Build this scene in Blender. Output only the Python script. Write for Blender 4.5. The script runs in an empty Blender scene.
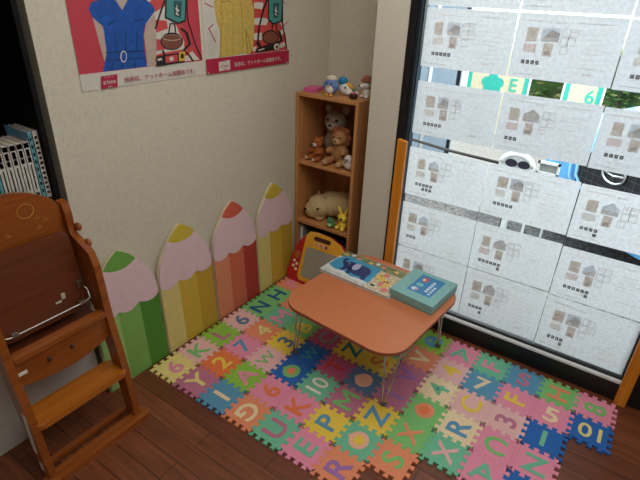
import bpy, bmesh, math, random
from mathutils import Vector, Matrix
random.seed(7)
PI = math.pi
SC = bpy.context.scene
COL = SC.collection

# ------------------------------------------------------------------ camera
F = 482.925
CAM = Vector((1.55462, -0.99056, 1.57744))
def rz(a): return Matrix.Rotation(a, 3, 'Z')
def rx(a): return Matrix.Rotation(a, 3, 'X')
RC = rz(.583048) @ rx(1.091882) @ rz(.0403405)
cd = bpy.data.cameras.new('camera'); cd.sensor_width = 36; cd.lens = 36 * F / 640; cd.clip_start = .02
cam = bpy.data.objects.new('camera', cd); COL.objects.link(cam)
cam.matrix_world = Matrix.Translation(CAM) @ RC.to_4x4()
SC.camera = cam

def at(u, v, ax, val):
    """point of a real plane (axis ax = val) seen at a photo position: used to survey the room"""
    d = RC @ Vector(((u - 320) / F, (240 - v) / F, -1))
    t = (val - CAM[ax]) / d[ax]
    return CAM + d * t

# ------------------------------------------------------------------ materials
MATS = {}
def mat(name, rgb, rough=.6, var=.06, scale=30, bump=0, bscale=200, metal=0, spec=.4, coat=0, emit=None, sub=0):
    if name in MATS: return MATS[name]
    m = bpy.data.materials.new(name); m.use_nodes = True
    nt = m.node_tree; b = nt.nodes['Principled BSDF']
    b.inputs['Roughness'].default_value = rough
    b.inputs['Metallic'].default_value = metal
    b.inputs['Specular IOR Level'].default_value = spec
    b.inputs['Coat Weight'].default_value = coat
    tc = nt.nodes.new('ShaderNodeTexCoord')
    n = nt.nodes.new('ShaderNodeTexNoise'); n.inputs['Scale'].default_value = scale; n.inputs['Detail'].default_value = 4
    nt.links.new(tc.outputs['Object'], n.inputs['Vector'])
    cr = nt.nodes.new('ShaderNodeValToRGB')
    lo = [max(0, c * (1 - var)) for c in rgb]; hi = [min(1, c * (1 + var)) for c in rgb]
    cr.color_ramp.elements[0].position = .3; cr.color_ramp.elements[1].position = .7
    cr.color_ramp.elements[0].color = (*lo, 1); cr.color_ramp.elements[1].color = (*hi, 1)
    nt.links.new(n.outputs['Fac'], cr.inputs['Fac']); nt.links.new(cr.outputs['Color'], b.inputs['Base Color'])
    if bump:
        n2 = nt.nodes.new('ShaderNodeTexNoise'); n2.inputs['Scale'].default_value = bscale; n2.inputs['Detail'].default_value = 3
        nt.links.new(tc.outputs['Object'], n2.inputs['Vector'])
        bp = nt.nodes.new('ShaderNodeBump'); bp.inputs['Strength'].default_value = bump; bp.inputs['Distance'].default_value = .004
        nt.links.new(n2.outputs['Fac'], bp.inputs['Height']); nt.links.new(bp.outputs['Normal'], b.inputs['Normal'])
    if emit:
        b.inputs['Emission Color'].default_value = (*rgb, 1); b.inputs['Emission Strength'].default_value = emit
    MATS[name] = m
    return m

def paper(name, rgb, trans=.5):
    """thin sheet: part of the daylight behind it comes through"""
    if name in MATS: return MATS[name]
    m = bpy.data.materials.new(name); m.use_nodes = True
    nt = m.node_tree; nt.nodes.remove(nt.nodes['Principled BSDF'])
    out = nt.nodes['Material Output']
    d = nt.nodes.new('ShaderNodeBsdfDiffuse'); t = nt.nodes.new('ShaderNodeBsdfTranslucent')
    mx = nt.nodes.new('ShaderNodeMixShader'); mx.inputs[0].default_value = trans
    tc = nt.nodes.new('ShaderNodeTexCoord'); n = nt.nodes.new('ShaderNodeTexNoise'); n.inputs['Scale'].default_value = 75
    n.inputs['Detail'].default_value = 4
    nt.links.new(tc.outputs['Object'], n.inputs['Vector'])
    cr = nt.nodes.new('ShaderNodeValToRGB'); cr.color_ramp.elements[0].position = .3; cr.color_ramp.elements[1].position = .7
    cr.color_ramp.elements[0].color = (*[c * .88 for c in rgb], 1); cr.color_ramp.elements[1].color = (*[min(1, c * 1.04) for c in rgb], 1)
    nt.links.new(n.outputs['Fac'], cr.inputs['Fac'])
    for s in (d, t): nt.links.new(cr.outputs['Color'], s.inputs['Color'])
    nt.links.new(d.outputs[0], mx.inputs[1]); nt.links.new(t.outputs[0], mx.inputs[2]); nt.links.new(mx.outputs[0], out.inputs['Surface'])
    MATS[name] = m
    return m

def glass_mat():
    m = bpy.data.materials.new('window_glass'); m.use_nodes = True
    nt = m.node_tree; nt.nodes.remove(nt.nodes['Principled BSDF']); out = nt.nodes['Material Output']
    t = nt.nodes.new('ShaderNodeBsdfTransparent'); t.inputs['Color'].default_value = (.93, .97, .97, 1)
    g = nt.nodes.new('ShaderNodeBsdfGlossy'); g.inputs['Roughness'].default_value = .02
    fr = nt.nodes.new('ShaderNodeFresnel'); fr.inputs['IOR'].default_value = 1.35
    mx = nt.nodes.new('ShaderNodeMixShader')
    nt.links.new(fr.outputs[0], mx.inputs[0]); nt.links.new(t.outputs[0], mx.inputs[1]); nt.links.new(g.outputs[0], mx.inputs[2])
    nt.links.new(mx.outputs[0], out.inputs['Surface'])
    return m

def wood_mat(name, c1, c2, axis='X', rough=.4, sc=1.0, coat=.1):
    m = bpy.data.materials.new(name); m.use_nodes = True
    nt = m.node_tree; b = nt.nodes['Principled BSDF']; b.inputs['Roughness'].default_value = rough; b.inputs['Coat Weight'].default_value = coat
    tc = nt.nodes.new('ShaderNodeTexCoord'); mp = nt.nodes.new('ShaderNodeMapping')
    s = [40, 40, 40]; s['XYZ'.index(axis)] = 2.5
    mp.inputs['Scale'].default_value = [k * sc for k in s]
    n = nt.nodes.new('ShaderNodeTexNoise'); n.inputs['Scale'].default_value = 1; n.inputs['Detail'].default_value = 5; n.inputs['Distortion'].default_value = .6
    cr = nt.nodes.new('ShaderNodeValToRGB'); cr.color_ramp.elements[0].position = .3; cr.color_ramp.elements[1].position = .72
    cr.color_ramp.elements[0].color = (*c1, 1); cr.color_ramp.elements[1].color = (*c2, 1)
    nt.links.new(tc.outputs['Object'], mp.inputs[0]); nt.links.new(mp.outputs[0], n.inputs['Vector'])
    nt.links.new(n.outputs['Fac'], cr.inputs['Fac']); nt.links.new(cr.outputs['Color'], b.inputs['Base Color'])
    MATS[name] = m
    return m

def floor_mat():
    m = bpy.data.materials.new('floor_planks'); m.use_nodes = True
    nt = m.node_tree; b = nt.nodes['Principled BSDF']; b.inputs['Roughness'].default_value = .42
    tc = nt.nodes.new('ShaderNodeTexCoord')
    br = nt.nodes.new('ShaderNodeTexBrick')
    br.inputs['Scale'].default_value = 1; br.inputs['Brick Width'].default_value = .75; br.inputs['Row Height'].default_value = .085
    br.inputs['Mortar Size'].default_value = .0018; br.inputs['Mortar Smooth'].default_value = .2; br.offset = .37
    br.inputs['Color1'].default_value = (.155, .042, .016, 1); br.inputs['Color2'].default_value = (.235, .072, .028, 1); br.inputs['Mortar'].default_value = (.025, .01, .006, 1)
    mp = nt.nodes.new('ShaderNodeMapping'); mp.inputs['Scale'].default_value = (3, 45, 1)
    n = nt.nodes.new('ShaderNodeTexNoise'); n.inputs['Scale'].default_value = 1; n.inputs['Detail'].default_value = 6; n.inputs['Distortion'].default_value = .8
    cr = nt.nodes.new('ShaderNodeValToRGB'); cr.color_ramp.elements[0].position = .28; cr.color_ramp.elements[1].position = .7
    cr.color_ramp.elements[0].color = (.55, .5, .48, 1); cr.color_ramp.elements[1].color = (1.1, 1.08, 1.05, 1)
    mx = nt.nodes.new('ShaderNodeMix'); mx.data_type = 'RGBA'; mx.blend_type = 'MULTIPLY'; mx.inputs[0].default_value = 1
    nt.links.new(tc.outputs['Object'], br.inputs['Vector']); nt.links.new(tc.outputs['Object'], mp.inputs[0]); nt.links.new(mp.outputs[0], n.inputs['Vector'])
    nt.links.new(n.outputs['Fac'], cr.inputs['Fac']); nt.links.new(br.outputs['Color'], mx.inputs[6]); nt.links.new(cr.outputs['Color'], mx.inputs[7])
    nt.links.new(mx.outputs[2], b.inputs['Base Color'])
    return m

# ------------------------------------------------------------------ mesh builder
class MB:
    def __init__(s): s.bm = bmesh.new(); s.mi = 0
    def face(s, pts, mi=None):
        f = s.bm.faces.new([s.bm.verts.new(p) for p in pts]); f.material_index = s.mi if mi is None else mi
        return f
    def box(s, c, size, M=None, bev=0, mi=None):
        r = bmesh.ops.create_cube(s.bm, size=1)
        vs = r['verts']; T = Matrix.Translation(c) @ ((M.to_4x4() if M else Matrix.Identity(4)) @ Matrix.Diagonal((*size, 1)))
        bmesh.ops.transform(s.bm, matrix=T, verts=vs)
        fs = {f for v in vs for f in v.link_faces}
        for f in fs: f.material_index = s.mi if mi is None else mi
        if bev:
            es = list({e for v in vs for e in v.link_edges})
            rr = bmesh.ops.bevel(s.bm, geom=es, offset=bev, segments=2, affect='EDGES', profile=.6)
            for f in rr['faces']: f.material_index = s.mi if mi is None else mi
        return s
    def b2(s, a, b, bev=0, mi=None):
        a = Vector(a); b = Vector(b)
        return s.box((a + b) / 2, [abs(q) for q in (b - a)], None, bev, mi)
    def prism(s, poly, o, ux, uy, depth, mi=None, mi_side=None, bev=0):
        """polygon (2d) in frame o,ux,uy pushed by depth along ux x uy"""
        o = Vector(o); ux = Vector(ux); uy = Vector(uy); n = ux.cross(uy).normalized()
        mi = s.mi if mi is None else mi
        ms = mi if mi_side is None else mi_side
        a = [s.bm.verts.new(o + ux * p[0] + uy * p[1]) for p in poly]
        b = [s.bm.verts.new(o + ux * p[0] + uy * p[1] + n * depth) for p in poly]
        f1 = s.bm.faces.new(list(reversed(a))); f1.material_index = ms
        f2 = s.bm.faces.new(b); f2.material_index = mi
        k = len(poly)
        for i in range(k):
            f = s.bm.faces.new([a[i], a[(i + 1) % k], b[(i + 1) % k], b[i]]); f.material_index = ms
        if bev:
            es = list(f2.edges)
            bmesh.ops.bevel(s.bm, geom=es, offset=bev, segments=3, affect='EDGES', profile=.5)
        return s
    def sphere(s, c, r, M=None, seg=20, rings=12, mi=None):
        rr = bmesh.ops.create_uvsphere(s.bm, u_segments=seg, v_segments=rings, radius=1)
        if not hasattr(r, '__len__'): r = (r, r, r)
        T = Matrix.Translation(c) @ ((M.to_4x4() if M else Matrix.Identity(4)) @ Matrix.Diagonal((*r, 1)))
        bmesh.ops.transform(s.bm, matrix=T, verts=rr['verts'])
        for f in {f for v in rr['verts'] for f in v.link_faces}: f.smooth = True; f.material_index = s.mi if mi is None else mi
        return s
    def tube(s, pts, r, seg=10, mi=None, closed=False):
        pts = [Vector(p) for p in pts]; rings = []
        n = len(pts); up = Vector((.3, .2, .93)).normalized()
        for i, p in enumerate(pts):
            a = pts[i - 1] if (i or closed) else p; b = pts[(i + 1) % n] if (i < n - 1 or closed) else p
            t = (b - a).normalized(); x = t.cross(up)
            if x.length < .1: x = t.cross(Vector((1, 0, 0)))
            x.normalize(); y = x.cross(t).normalized()
            rad = r[i] if hasattr(r, '__len__') else r
            rings.append([s.bm.verts.new(p + (x * math.cos(2 * PI * k / seg) + y * math.sin(2 * PI * k / seg)) * rad) for k in range(seg)])
        for i in range(n if closed else n - 1):
            A = rings[i]; B = rings[(i + 1) % n]
            for k in range(seg):
                f = s.bm.faces.new([A[k], A[(k + 1) % seg], B[(k + 1) % seg], B[k]]); f.smooth = True; f.material_index = s.mi if mi is None else mi
        if not closed:
            for q in (list(reversed(rings[0])), rings[-1]):
                f = s.bm.faces.new(q); f.material_index = s.mi if mi is None else mi
        return s
    def lathe(s, prof, o, seg=24, mi=None):
        o = Vector(o); rings = []
        for r, z in prof: rings.append([s.bm.verts.new(o + Vector((r * math.cos(2 * PI * k / seg), r * math.sin(2 * PI * k / seg), z))) for k in range(seg)])
        for i in range(len(prof) - 1):
            for k in range(seg):
                f = s.bm.faces.new([rings[i][k], rings[i][(k + 1) % seg], rings[i + 1][(k + 1) % seg], rings[i + 1][k]]); f.smooth = True; f.material_index = s.mi if mi is None else mi
        for q in (list(reversed(rings[0])), rings[-1]):
            f = s.bm.faces.new(q); f.material_index = s.mi if mi is None else mi
        return s
    def mesh(s, name):
        bmesh.ops.recalc_face_normals(s.bm, faces=s.bm.faces)
        me = bpy.data.meshes.new(name); s.bm.to_mesh(me); s.bm.free(); return me
    def build(s, name, mats, parent=None, remesh=0, smooth=False):
        me = s.mesh(name)
        o = bpy.data.objects.new(name, me); COL.objects.link(o)
        for m in (mats if isinstance(mats, (list, tuple)) else [mats]): me.materials.append(m)
        if parent: o.parent = parent
        if remesh:
            md = o.modifiers.new('blend', 'REMESH'); md.mode = 'VOXEL'; md.voxel_size = remesh; md.use_smooth_shade = True
            sm = o.modifiers.new('smooth', 'SMOOTH'); sm.factor = .5; sm.iterations = 4
        if smooth:
            for p in me.polygons: p.use_smooth = True
        return o

def tag(o, label=None, cat=None, group=None, kind=None):
    if label: o['label'] = label
    if cat: o['category'] = cat
    if group: o['group'] = group
    if kind: o['kind'] = kind
    return o
def thing(name, label, cat, loc=(0, 0, 0), rot=0, group=None):
    o = bpy.data.objects.new(name, None); COL.objects.link(o); o.empty_display_size = .05
    o.location = loc; o.rotation_euler = (0, 0, rot)
    return tag(o, label, cat, group)
def struct(o): o['kind'] = 'structure'; return o

def rrect(x0, y0, x1, y1, r, seg=6):
    p = []
    for cx, cy, a in ((x1 - r, y0 + r, -90), (x1 - r, y1 - r, 0), (x0 + r, y1 - r, 90), (x0 + r, y0 + r, 180)):
        for k in range(seg + 1):
            t = math.radians(a + 90 * k / seg); p.append((cx + r * math.cos(t), cy + r * math.sin(t)))
    return p
def rquad(pts, r, seg=8):
    """rounded convex quad (ccw)"""
    out = []; n = len(pts)
    for i in range(n):
        p = Vector(pts[i]); a = (Vector(pts[i - 1]) - p).normalized(); b = (Vector(pts[(i + 1) % n]) - p).normalized()
        h = math.acos(max(-1, min(1, a.dot(b)))) / 2
        d = r / math.tan(h); c = p + (a + b).normalized() * (r / math.sin(h))
        s, e = p + a * d - c, p + b * d - c
        a0 = math.atan2(s.y, s.x); a1 = math.atan2(e.y, e.x)
        while a1 < a0: a1 += 2 * PI
        if a1 - a0 > PI: a1 -= 2 * PI
        for k in range(seg + 1):
            t = a0 + (a1 - a0) * k / seg; out.append((c.x + r * math.cos(t), c.y + r * math.sin(t)))
    return out
def ell(cx, cy, rx_, ry_, n=20, a0=0, a1=360):
    return [(cx + rx_ * math.cos(math.radians(a0 + (a1 - a0) * k / n)), cy + ry_ * math.sin(math.radians(a0 + (a1 - a0) * k / n))) for k in range(n + (0 if a1 - a0 == 360 else 1))]

_txt = {}
def text_mesh(s, ext=.02, bold=.0):
    """flat glyph mesh, centred on its box, height of a capital = 1"""
    key = (s, ext, bold)
    if key in _txt: return _txt[key]
    c = bpy.data.curves.new('glyph', 'FONT'); c.body = s; c.size = 1; c.extrude = ext; c.offset = bold; c.resolution_u = 6
    o = bpy.data.objects.new('glyph', c); COL.objects.link(o)
    bpy.context.view_layer.update()
    dg = bpy.context.evaluated_depsgraph_get()
    me = bpy.data.meshes.new_from_object(o.evaluated_get(dg)); me.name = 'lettering'
    bpy.data.objects.remove(o)
    if len(me.vertices):
        xs = [v.co.x for v in me.vertices]; ys = [v.co.y for v in me.vertices]
        ox, oy = (min(xs) + max(xs)) / 2, (min(ys) + max(ys)) / 2
        for v in me.vertices: v.co.x -= ox; v.co.y -= oy
    me.materials.clear()
    _txt[key] = me
    return me

# ------------------------------------------------------------------ palette
WALL = mat('plaster_wall', (.61, .575, .48), .9, .05, 60, .55, 160)
PILLAR = mat('pillar_wallpaper', (.64, .605, .53), .9, .04, 60, .45, 160)
BLACK = mat('black_frame', (.010, .010, .011), .35, .1, 20)
BLACKW = mat('black_shelf', (.005, .005, .0055), .6, .15, 20, spec=.15)
ORANGE = wood_mat('orange_post_wood', (.60, .19, .010), (.74, .28, .02), 'Z', .4)
CASE = wood_mat('bookcase_wood', (.46, .20, .065), (.58, .27, .10), 'Z', .5)
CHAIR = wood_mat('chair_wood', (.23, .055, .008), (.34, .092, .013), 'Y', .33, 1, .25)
CHAIRL = wood_mat('chair_wood_lit', (.38, .105, .010), (.52, .165, .016), 'Y', .33, 1, .25)  # same chair wood, light falling on the footrest put into the colour
CHAIRD = wood_mat('chair_wood_shaded', (.10, .022, .007), (.15, .034, .010), 'Y', .35, 1, .2)  # same chair wood, shade on tray and seat put into the colour
CHROME = mat('chrome', (.62, .62, .62), .22, .05, 10, metal=1)
STEEL = mat('steel_rod', (.42, .42, .40), .3, .05, 10, metal=1)
WHITE = mat('white_plastic', (.75, .75, .72), .5)
CREAM = mat('cream_board_side', (.62, .55, .38), .7)

# ------------------------------------------------------------------ room shell
FZ = -.010                      # floor level (the foam tiles are one centimetre thick, their tops at 0)
WX = -.07                       # poster wall
m = MB(); m.b2((-1.2, -2.8, FZ - .1), (3.6, 1.12, FZ)); struct(m.build('floor', floor_mat()))
m = MB(); m.b2((-1.2, -2.9, 2.4), (3.6, 1.5, 2.5)); struct(m.build('ceiling', mat('ceiling_paint', (.62, .60, .56), .9)))
m = MB(); m.b2((WX - .12, -.17, FZ), (WX, 1.49, 2.4)); m.b2((-.62, -2.8, FZ), (-.5, -.17, 2.4)); m.b2((-.5, -.19, FZ), (WX - .12, -.165, 2.4)); struct(m.build('wall_left', WALL))
m = MB(); m.b2((WX - .12, 1.49, FZ), (.432, 1.53, 2.4)); m.b2((WX, 1.12, FZ - .1), (.44, 1.49, FZ)); struct(m.build('wall_recess', WALL))
m = MB(); m.b2((.43, 1.10, FZ), (.588, 1.175, 2.4)); m.b2((.43, 1.175, FZ), (.448, 1.52, 2.4)); struct(m.build('wall_pillar', PILLAR))
m = MB(); m.b2((.588, 1.09, 2.1), (1.95, 1.22, 2.4)); m.b2((1.95, 1.09, FZ), (3.6, 1.22, 2.4)); struct(m.build('wall_window_side', PILLAR))
m = MB(); m.b2((3.5, -2.8, FZ), (3.6, 1.09, 2.4)); struct(m.build('wall_right', WALL))
m = MB(); m.b2((-1.2, -2.9, FZ), (3.6, -2.8, 2.4)); struct(m.build('wall_back', WALL))
# window: black frame, plinth, bright sill strip, glass
w = struct(thing('window_1', None, None, (.588, 1.09, FZ)))
def wpart(mb, name, mt):
    o = mb.build(name, mt, w); o.matrix_parent_inverse = Matrix.Translation((-.588, -1.09, -FZ)); return o
m = MB()
m.b2((.588, 1.095, FZ), (.620, 1.17, 2.1), .003); m.b2((1.795, 1.095, FZ), (1.95, 1.17, 2.1), .003)
m.b2((.620, 1.095, FZ), (1.795, 1.17, .082), .003); m.b2((.620, 1.095, 2.05), (1.795, 1.17, 2.1), .003); wpart(m, 'window_frame', BLACK)
m = MB(); m.b2((.620, 1.112, .04), (.632, 1.165, 2.05)); m.b2((.632, 1.118, .105), (.646, 1.16, 2.05)); m.b2((1.782, 1.118, .105), (1.795, 1.16, 2.05)); m.b2((.632, 1.118, .092), (1.795, 1.16, .106)); wpart(m, 'window_sash', mat('sash_dark', (.02, .024, .03), .35))
m = MB(); m.b2((.634, 1.113, .05), (.640, 1.121, 2.05)); wpart(m, 'sash_inner_trim', mat('sash_blue', (.06, .09, .12), .3))  # bluish inner strip of the left sash
m = MB(); m.b2((.632, 1.099, .082), (1.795, 1.165, .092)); wpart(m, 'window_sill', mat('sill_white', (.80, .82, .84), .35))
m = MB(); m.b2((.646, 1.138, .105), (1.782, 1.142, 2.05)); wpart(m, 'window_pane', glass_mat())

# ------------------------------------------------------------------ light
SC.view_settings.view_transform = 'Standard'
SC.view_settings.look = 'None'
SC.view_settings.exposure = 0
wd = bpy.data.worlds.new('sky'); SC.world = wd; wd.use_nodes = True
bg = wd.node_tree.nodes['Background']; bg.inputs['Color'].default_value = (.93, .96, 1, 1); bg.inputs['Strength'].default_value = 4.2
def lamp(name, kind, loc, energy, size=1, color=(1, 1, 1), rot=(0, 0, 0), sy=None):
    l = bpy.data.lights.new(name, kind); l.energy = energy; l.color = color
    if kind == 'AREA':
        l.size = size
        if sy: l.shape = 'RECTANGLE'; l.size_y = sy
    if kind == 'SUN': l.angle = size
    o = bpy.data.objects.new(name, l); COL.objects.link(o); o.location = loc; o.rotation_euler = rot; return o
lamp('indoor_fill', 'AREA', (1.9, -.6, 2.38), 20, 1.2, (1, .96, .86), sy=1.2)  # unseen fill lamp added under the ceiling to brighten the room
lamp('indoor_fill', 'AREA', (.8, .35, 2.38), 11.5, .9, (1, .97, .89), sy=.9)  # second added fill, no fixture, nearer the poster wall
lamp('sun', 'SUN', (6, 3, 6), 4.5, .03, (1, .95, .88), Vector((-.7, .12, -.7)).to_track_quat('-Z', 'Y').to_euler())

# ------------------------------------------------------------------ foam mat
T = .15
LIN = {
 'cream yellow': (.80, .66, .24), 'yellow': (.82, .58, .07), 'pale pink': (.78, .46, .46), 'cream': (.82, .66, .42),
 'pink': (.78, .27, .40), 'mauve': (.50, .17, .27), 'magenta': (.52, .10, .20), 'lime green': (.27, .52, .06),
 'green': (.20, .52, .17), 'mint green': (.16, .50, .32), 'blue': (.02, .13, .46), 'sky blue': (.10, .30, .48),
 'grey blue': (.10, .19, .33), 'orange': (.80, .19, .06), 'salmon': (.78, .27, .14), 'white': (.82, .76, .68),
 'dark green': (.03, .20, .16), 'dark blue': (.02, .10, .26), 'teal': (.06, .33, .40), 'purple': (.36, .16, .46), 'grey': (.30, .30, .30),
 'red': (.62, .06, .06), 'peach': (.85, .45, .32)}
def foam(c): return mat('foam ' + c, LIN[c], .85, .05, 90, .25, 500)
W_, S_, E_, N_ = PI / 2, PI, -PI / 2, 0      # direction the letter's top points: W_ = towards the poster wall
TILES = {
(0,0): ('cream yellow','6','pink',W_), (1,0): ('pale pink','K','green',W_), (2,0): ('lime green','L','mauve',W_), (3,0): ('pale pink','6','grey blue',W_), (4,0): ('green','N','dark blue',W_), (5,0): ('green','H','dark blue',W_), (6,0): ('salmon','P','pink',W_),
(0,1): ('mauve','Y','cream yellow',W_), (1,1): ('orange','2','yellow',W_), (2,1): ('pink','7','sky blue',W_), (3,1): ('salmon','4','cream yellow',W_), (4,1): ('mint green','M','pink',W_), (5,1): ('salmon','T','yellow',W_), (6,1): ('pink','D','white',W_),
(0,2): ('sky blue','1','cream',W_), (1,2): ('lime green','A','pink',W_), (2,2): ('pale pink','W','green',W_), (3,2): ('yellow','3','grey blue',W_), (4,2): ('green','B','yellow',W_), (5,2): ('mauve','J','mint green',W_), (6,2): ('sky blue','U','pink',W_),
(0,3): ('salmon','G','cream',E_), (1,3): ('pink','6','orange',W_), (2,3): ('blue','O','green',W_), (3,3): ('blue','W','teal',W_), (4,3): ('magenta','C','grey',W_), (5,3): ('yellow','Q','orange',W_), (6,3): ('pale pink','L','blue',W_),
(0,4): ('mint green','U','mauve',W_), (1,4): ('pink','K','orange',W_), (2,4): ('mint green','10','white',W_), (3,4): ('magenta','T','red',W_), (4,4): ('yellow','Z','dark green',W_), (5,4): ('green','V','magenta',W_), (6,4): ('orange','J','lime green',W_),
(0,5): ('pink','E','mint green',W_), (1,5): ('yellow','P','sky blue',W_), (2,5): ('mauve','M','green',W_), (3,5): ('grey blue','O','peach',W_), (4,5): ('yellow','S','orange',W_), (5,5): ('mint green','8','cream',W_), (6,5): ('pink','Y','sky blue',W_),
(0,6): ('salmon','R','purple',W_), (1,6): ('mint green','O','peach',W_), (2,6): ('yellow','Z','sky blue',W_), (3,6): ('mauve','I','purple',W_), (4,6): ('mauve','V','purple',W_), (5,6): ('salmon','V','cream',W_), (6,6): ('lime green','e','sky blue',W_),
(1,7): ('salmon','S','green',W_), (2,7): ('green','X','salmon',W_), (3,7): ('green','O','salmon',W_), (4,7): ('cream','4','mint green',W_), (5,7): ('pale pink','4','yellow',W_), (6,7): ('pink','A','mint green',N_),
(2,8): ('mint green','X','pale pink',W_), (3,8): ('cream','R','sky blue',W_), (4,8): ('pale pink','C','yellow',W_), (5,8): ('sky blue','7','cream',N_), (6,8): ('mint green','F','pink',W_),
(2,9): ('pink','A','mint green',N_), (3,9): ('pink','C','green',N_), (4,9): ('pale pink','3','mauve',W_), (5,9): ('pink','F','yellow',W_), (6,9): ('sky blue','S','mauve',N_),
(2,10): ('blue','7','cream',W_), (3,10): ('pink','Z','mint green',N_), (4,10): ('blue','I','mint green',N_), (5,10): ('pink','5','cream',N_), (6,10): ('green','H','salmon',W_),
(5,11): ('blue','10','cream yellow',S_), (6,11): ('pink','8','green',W_)}

def tile_mesh():
    h = T / 2; d = .0092; n = 4; p = T / n; wb, wt = .195 * p, .285 * p; lim = h - .0012
    def side(ph):
        o = []
        for k in range(n):
            c = -h + p * (k + ph)
            o += [(c - wb, 0), (c - wt, 1), (c + wt, 1), (c + wb, 0)]
        return o
    poly = []; e0, e1 = h - d, h + d - .0006
    cl = lambda q: max(-lim, min(lim, q))
    for s, t in side(.25): poly.append((cl(s), -(e1 if t else e0)))
    for s, t in side(.25): poly.append(((e1 if t else e0), cl(s)))
    for s, t in reversed(side(.75)): poly.append((cl(s), (e1 if t else e0)))
    for s, t in reversed(side(.75)): poly.append((-(e1 if t else e0), cl(s)))
    m = MB(); m.prism(poly, (0, 0, -.0095), (1, 0, 0), (0, 1, 0), .0095)
    return m.mesh('foam_tile')
TM = tile_mesh(); TM.materials.append(foam('pink'))
GM = {}
def glyph_mesh(ch):
    if ch in GM: return GM[ch]
    if ch == 'M':
        h = .044; w_ = .050; k = .017
        m = MB(); m.prism([(-w_, -h), (-w_ + k, -h), (-w_ + k, h * .35), (0, -h * .55), (w_ - k, h * .35), (w_ - k, -h), (w_, -h), (w_, h), (w_ - k * 1.1, h), (0, -h * .02), (-w_ + k * 1.1, h), (-w_, h)], (0, 0, -.0008), (1, 0, 0), (0, 1, 0), .0016); me = m.mesh('letter')
    elif ch == 'O':
        m = MB(); a = ell(0, .0, .044, .040, 28); a = [(x, y + (.010 if abs(x) < .006 and y > 0 else 0)) for x, y in a]
        m.prism(a, (0, 0, -.003), (1, 0, 0), (0, 1, 0), .0036); me = m.mesh('letter')
    else:
        me = text_mesh(ch, .02, .004 if ch in 'MW' else .02 if len(ch) == 1 else .012).copy()
        ys = [v.co.y for v in me.vertices]; xs = [v.co.x for v in me.vertices]
        k = min(.088 / (max(ys) - min(ys)), .088 / (max(xs) - min(xs)))
        zs = max(v.co.z for v in me.vertices)
        for v in me.vertices:
            v.co.x *= k * (1.12 if len(ch) == 1 else 1); v.co.y *= k; v.co.z = -.0008 + v.co.z / zs * .0016
    me.materials.clear(); me.materials.append(foam('pink')); GM[ch] = me
    return me
m = MB(); m.prism(ell(0, 0, .024, .021, 24), (0, 0, .0003), (1, 0, 0), (0, 1, 0), .0007); OC = m.mesh('letter_centre'); OC.materials.append(foam('pink'))
INNER = {(2,3): 'salmon', (3,5): 'peach', (1,6): 'yellow', (3,7): 'orange'}
HID = {(5,1): 'under table left corner beside drawing board', (5,2): 'under the left edge of the salmon table', (5,3): 'under the middle back of the salmon table', (5,4): 'under the table below the picture book', (5,5): 'under the table below the aqua box',
 (6,1): 'beside the drawing board foot in the last row', (6,2): 'at the back row between drawing board and table', (6,3): 'back row under the picture book', (6,4): 'back row in front of the left orange post', (6,5): 'back row under the right part of the table'}
def spell(ch):
    return ('number ' if ch.isdigit() else 'letter ') + ch
names_j = ['in row along pencil boards', 'in second row from pencil boards', 'in third row from pencil boards', 'in fourth row from pencil boards',
 'in fifth row from pencil boards', 'at mat middle before the table', 'near the front table leg', 'right of the front table leg', 'between table and mat right end',
 'towards the mat right end', 'in second last row', 'at the right end of the mat']
TLAB = {}
for (i, j), (tc, ch, lc, up) in TILES.items():
    where = names_j[j]
    if i == 6: where = 'in window side row' + (', ' + ['at bookcase end','second','third','fourth','fifth','behind table','at right table leg','just right of table leg','under the window middle','under window right half','second from orange post','against right orange post'][j])
    if (i, j) in HID: where = HID[(i, j)]
    TLAB[(i, j)] = f'{tc} foam tile with {lc} {ch} {where}'
for (i, j), (tc, ch, lc, up) in TILES.items():
    o = bpy.data.objects.new('foam_tile', TM); COL.objects.link(o)
    o.location = ((j + .5) * T, (i + .5) * T, 0)
    o.material_slots[0].link = 'OBJECT'; o.material_slots[0].material = foam(tc)
    tag(o, TLAB[(i, j)], 'mat tile', 'interlocking foam mat tiles')
    g = bpy.data.objects.new('letter' if not ch.isdigit() else 'number', glyph_mesh(ch)); COL.objects.link(g); g.parent = o
    g.location.z = .0004 if ch != 'O' else 0; g.rotation_euler = (0, 0, up)
    g.material_slots[0].link = 'OBJECT'; g.material_slots[0].material = foam(lc); g['label'] = f'{lc} {spell(ch)}'
    if (i, j) in INNER:
        c = bpy.data.objects.new('letter_centre', OC); COL.objects.link(c); c.parent = g; c.location.z = .0004
        c.material_slots[0].link = 'OBJECT'; c.material_slots[0].material = foam(INNER[(i, j)]); c['label'] = INNER[(i, j)] + ' round letter centre'

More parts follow.
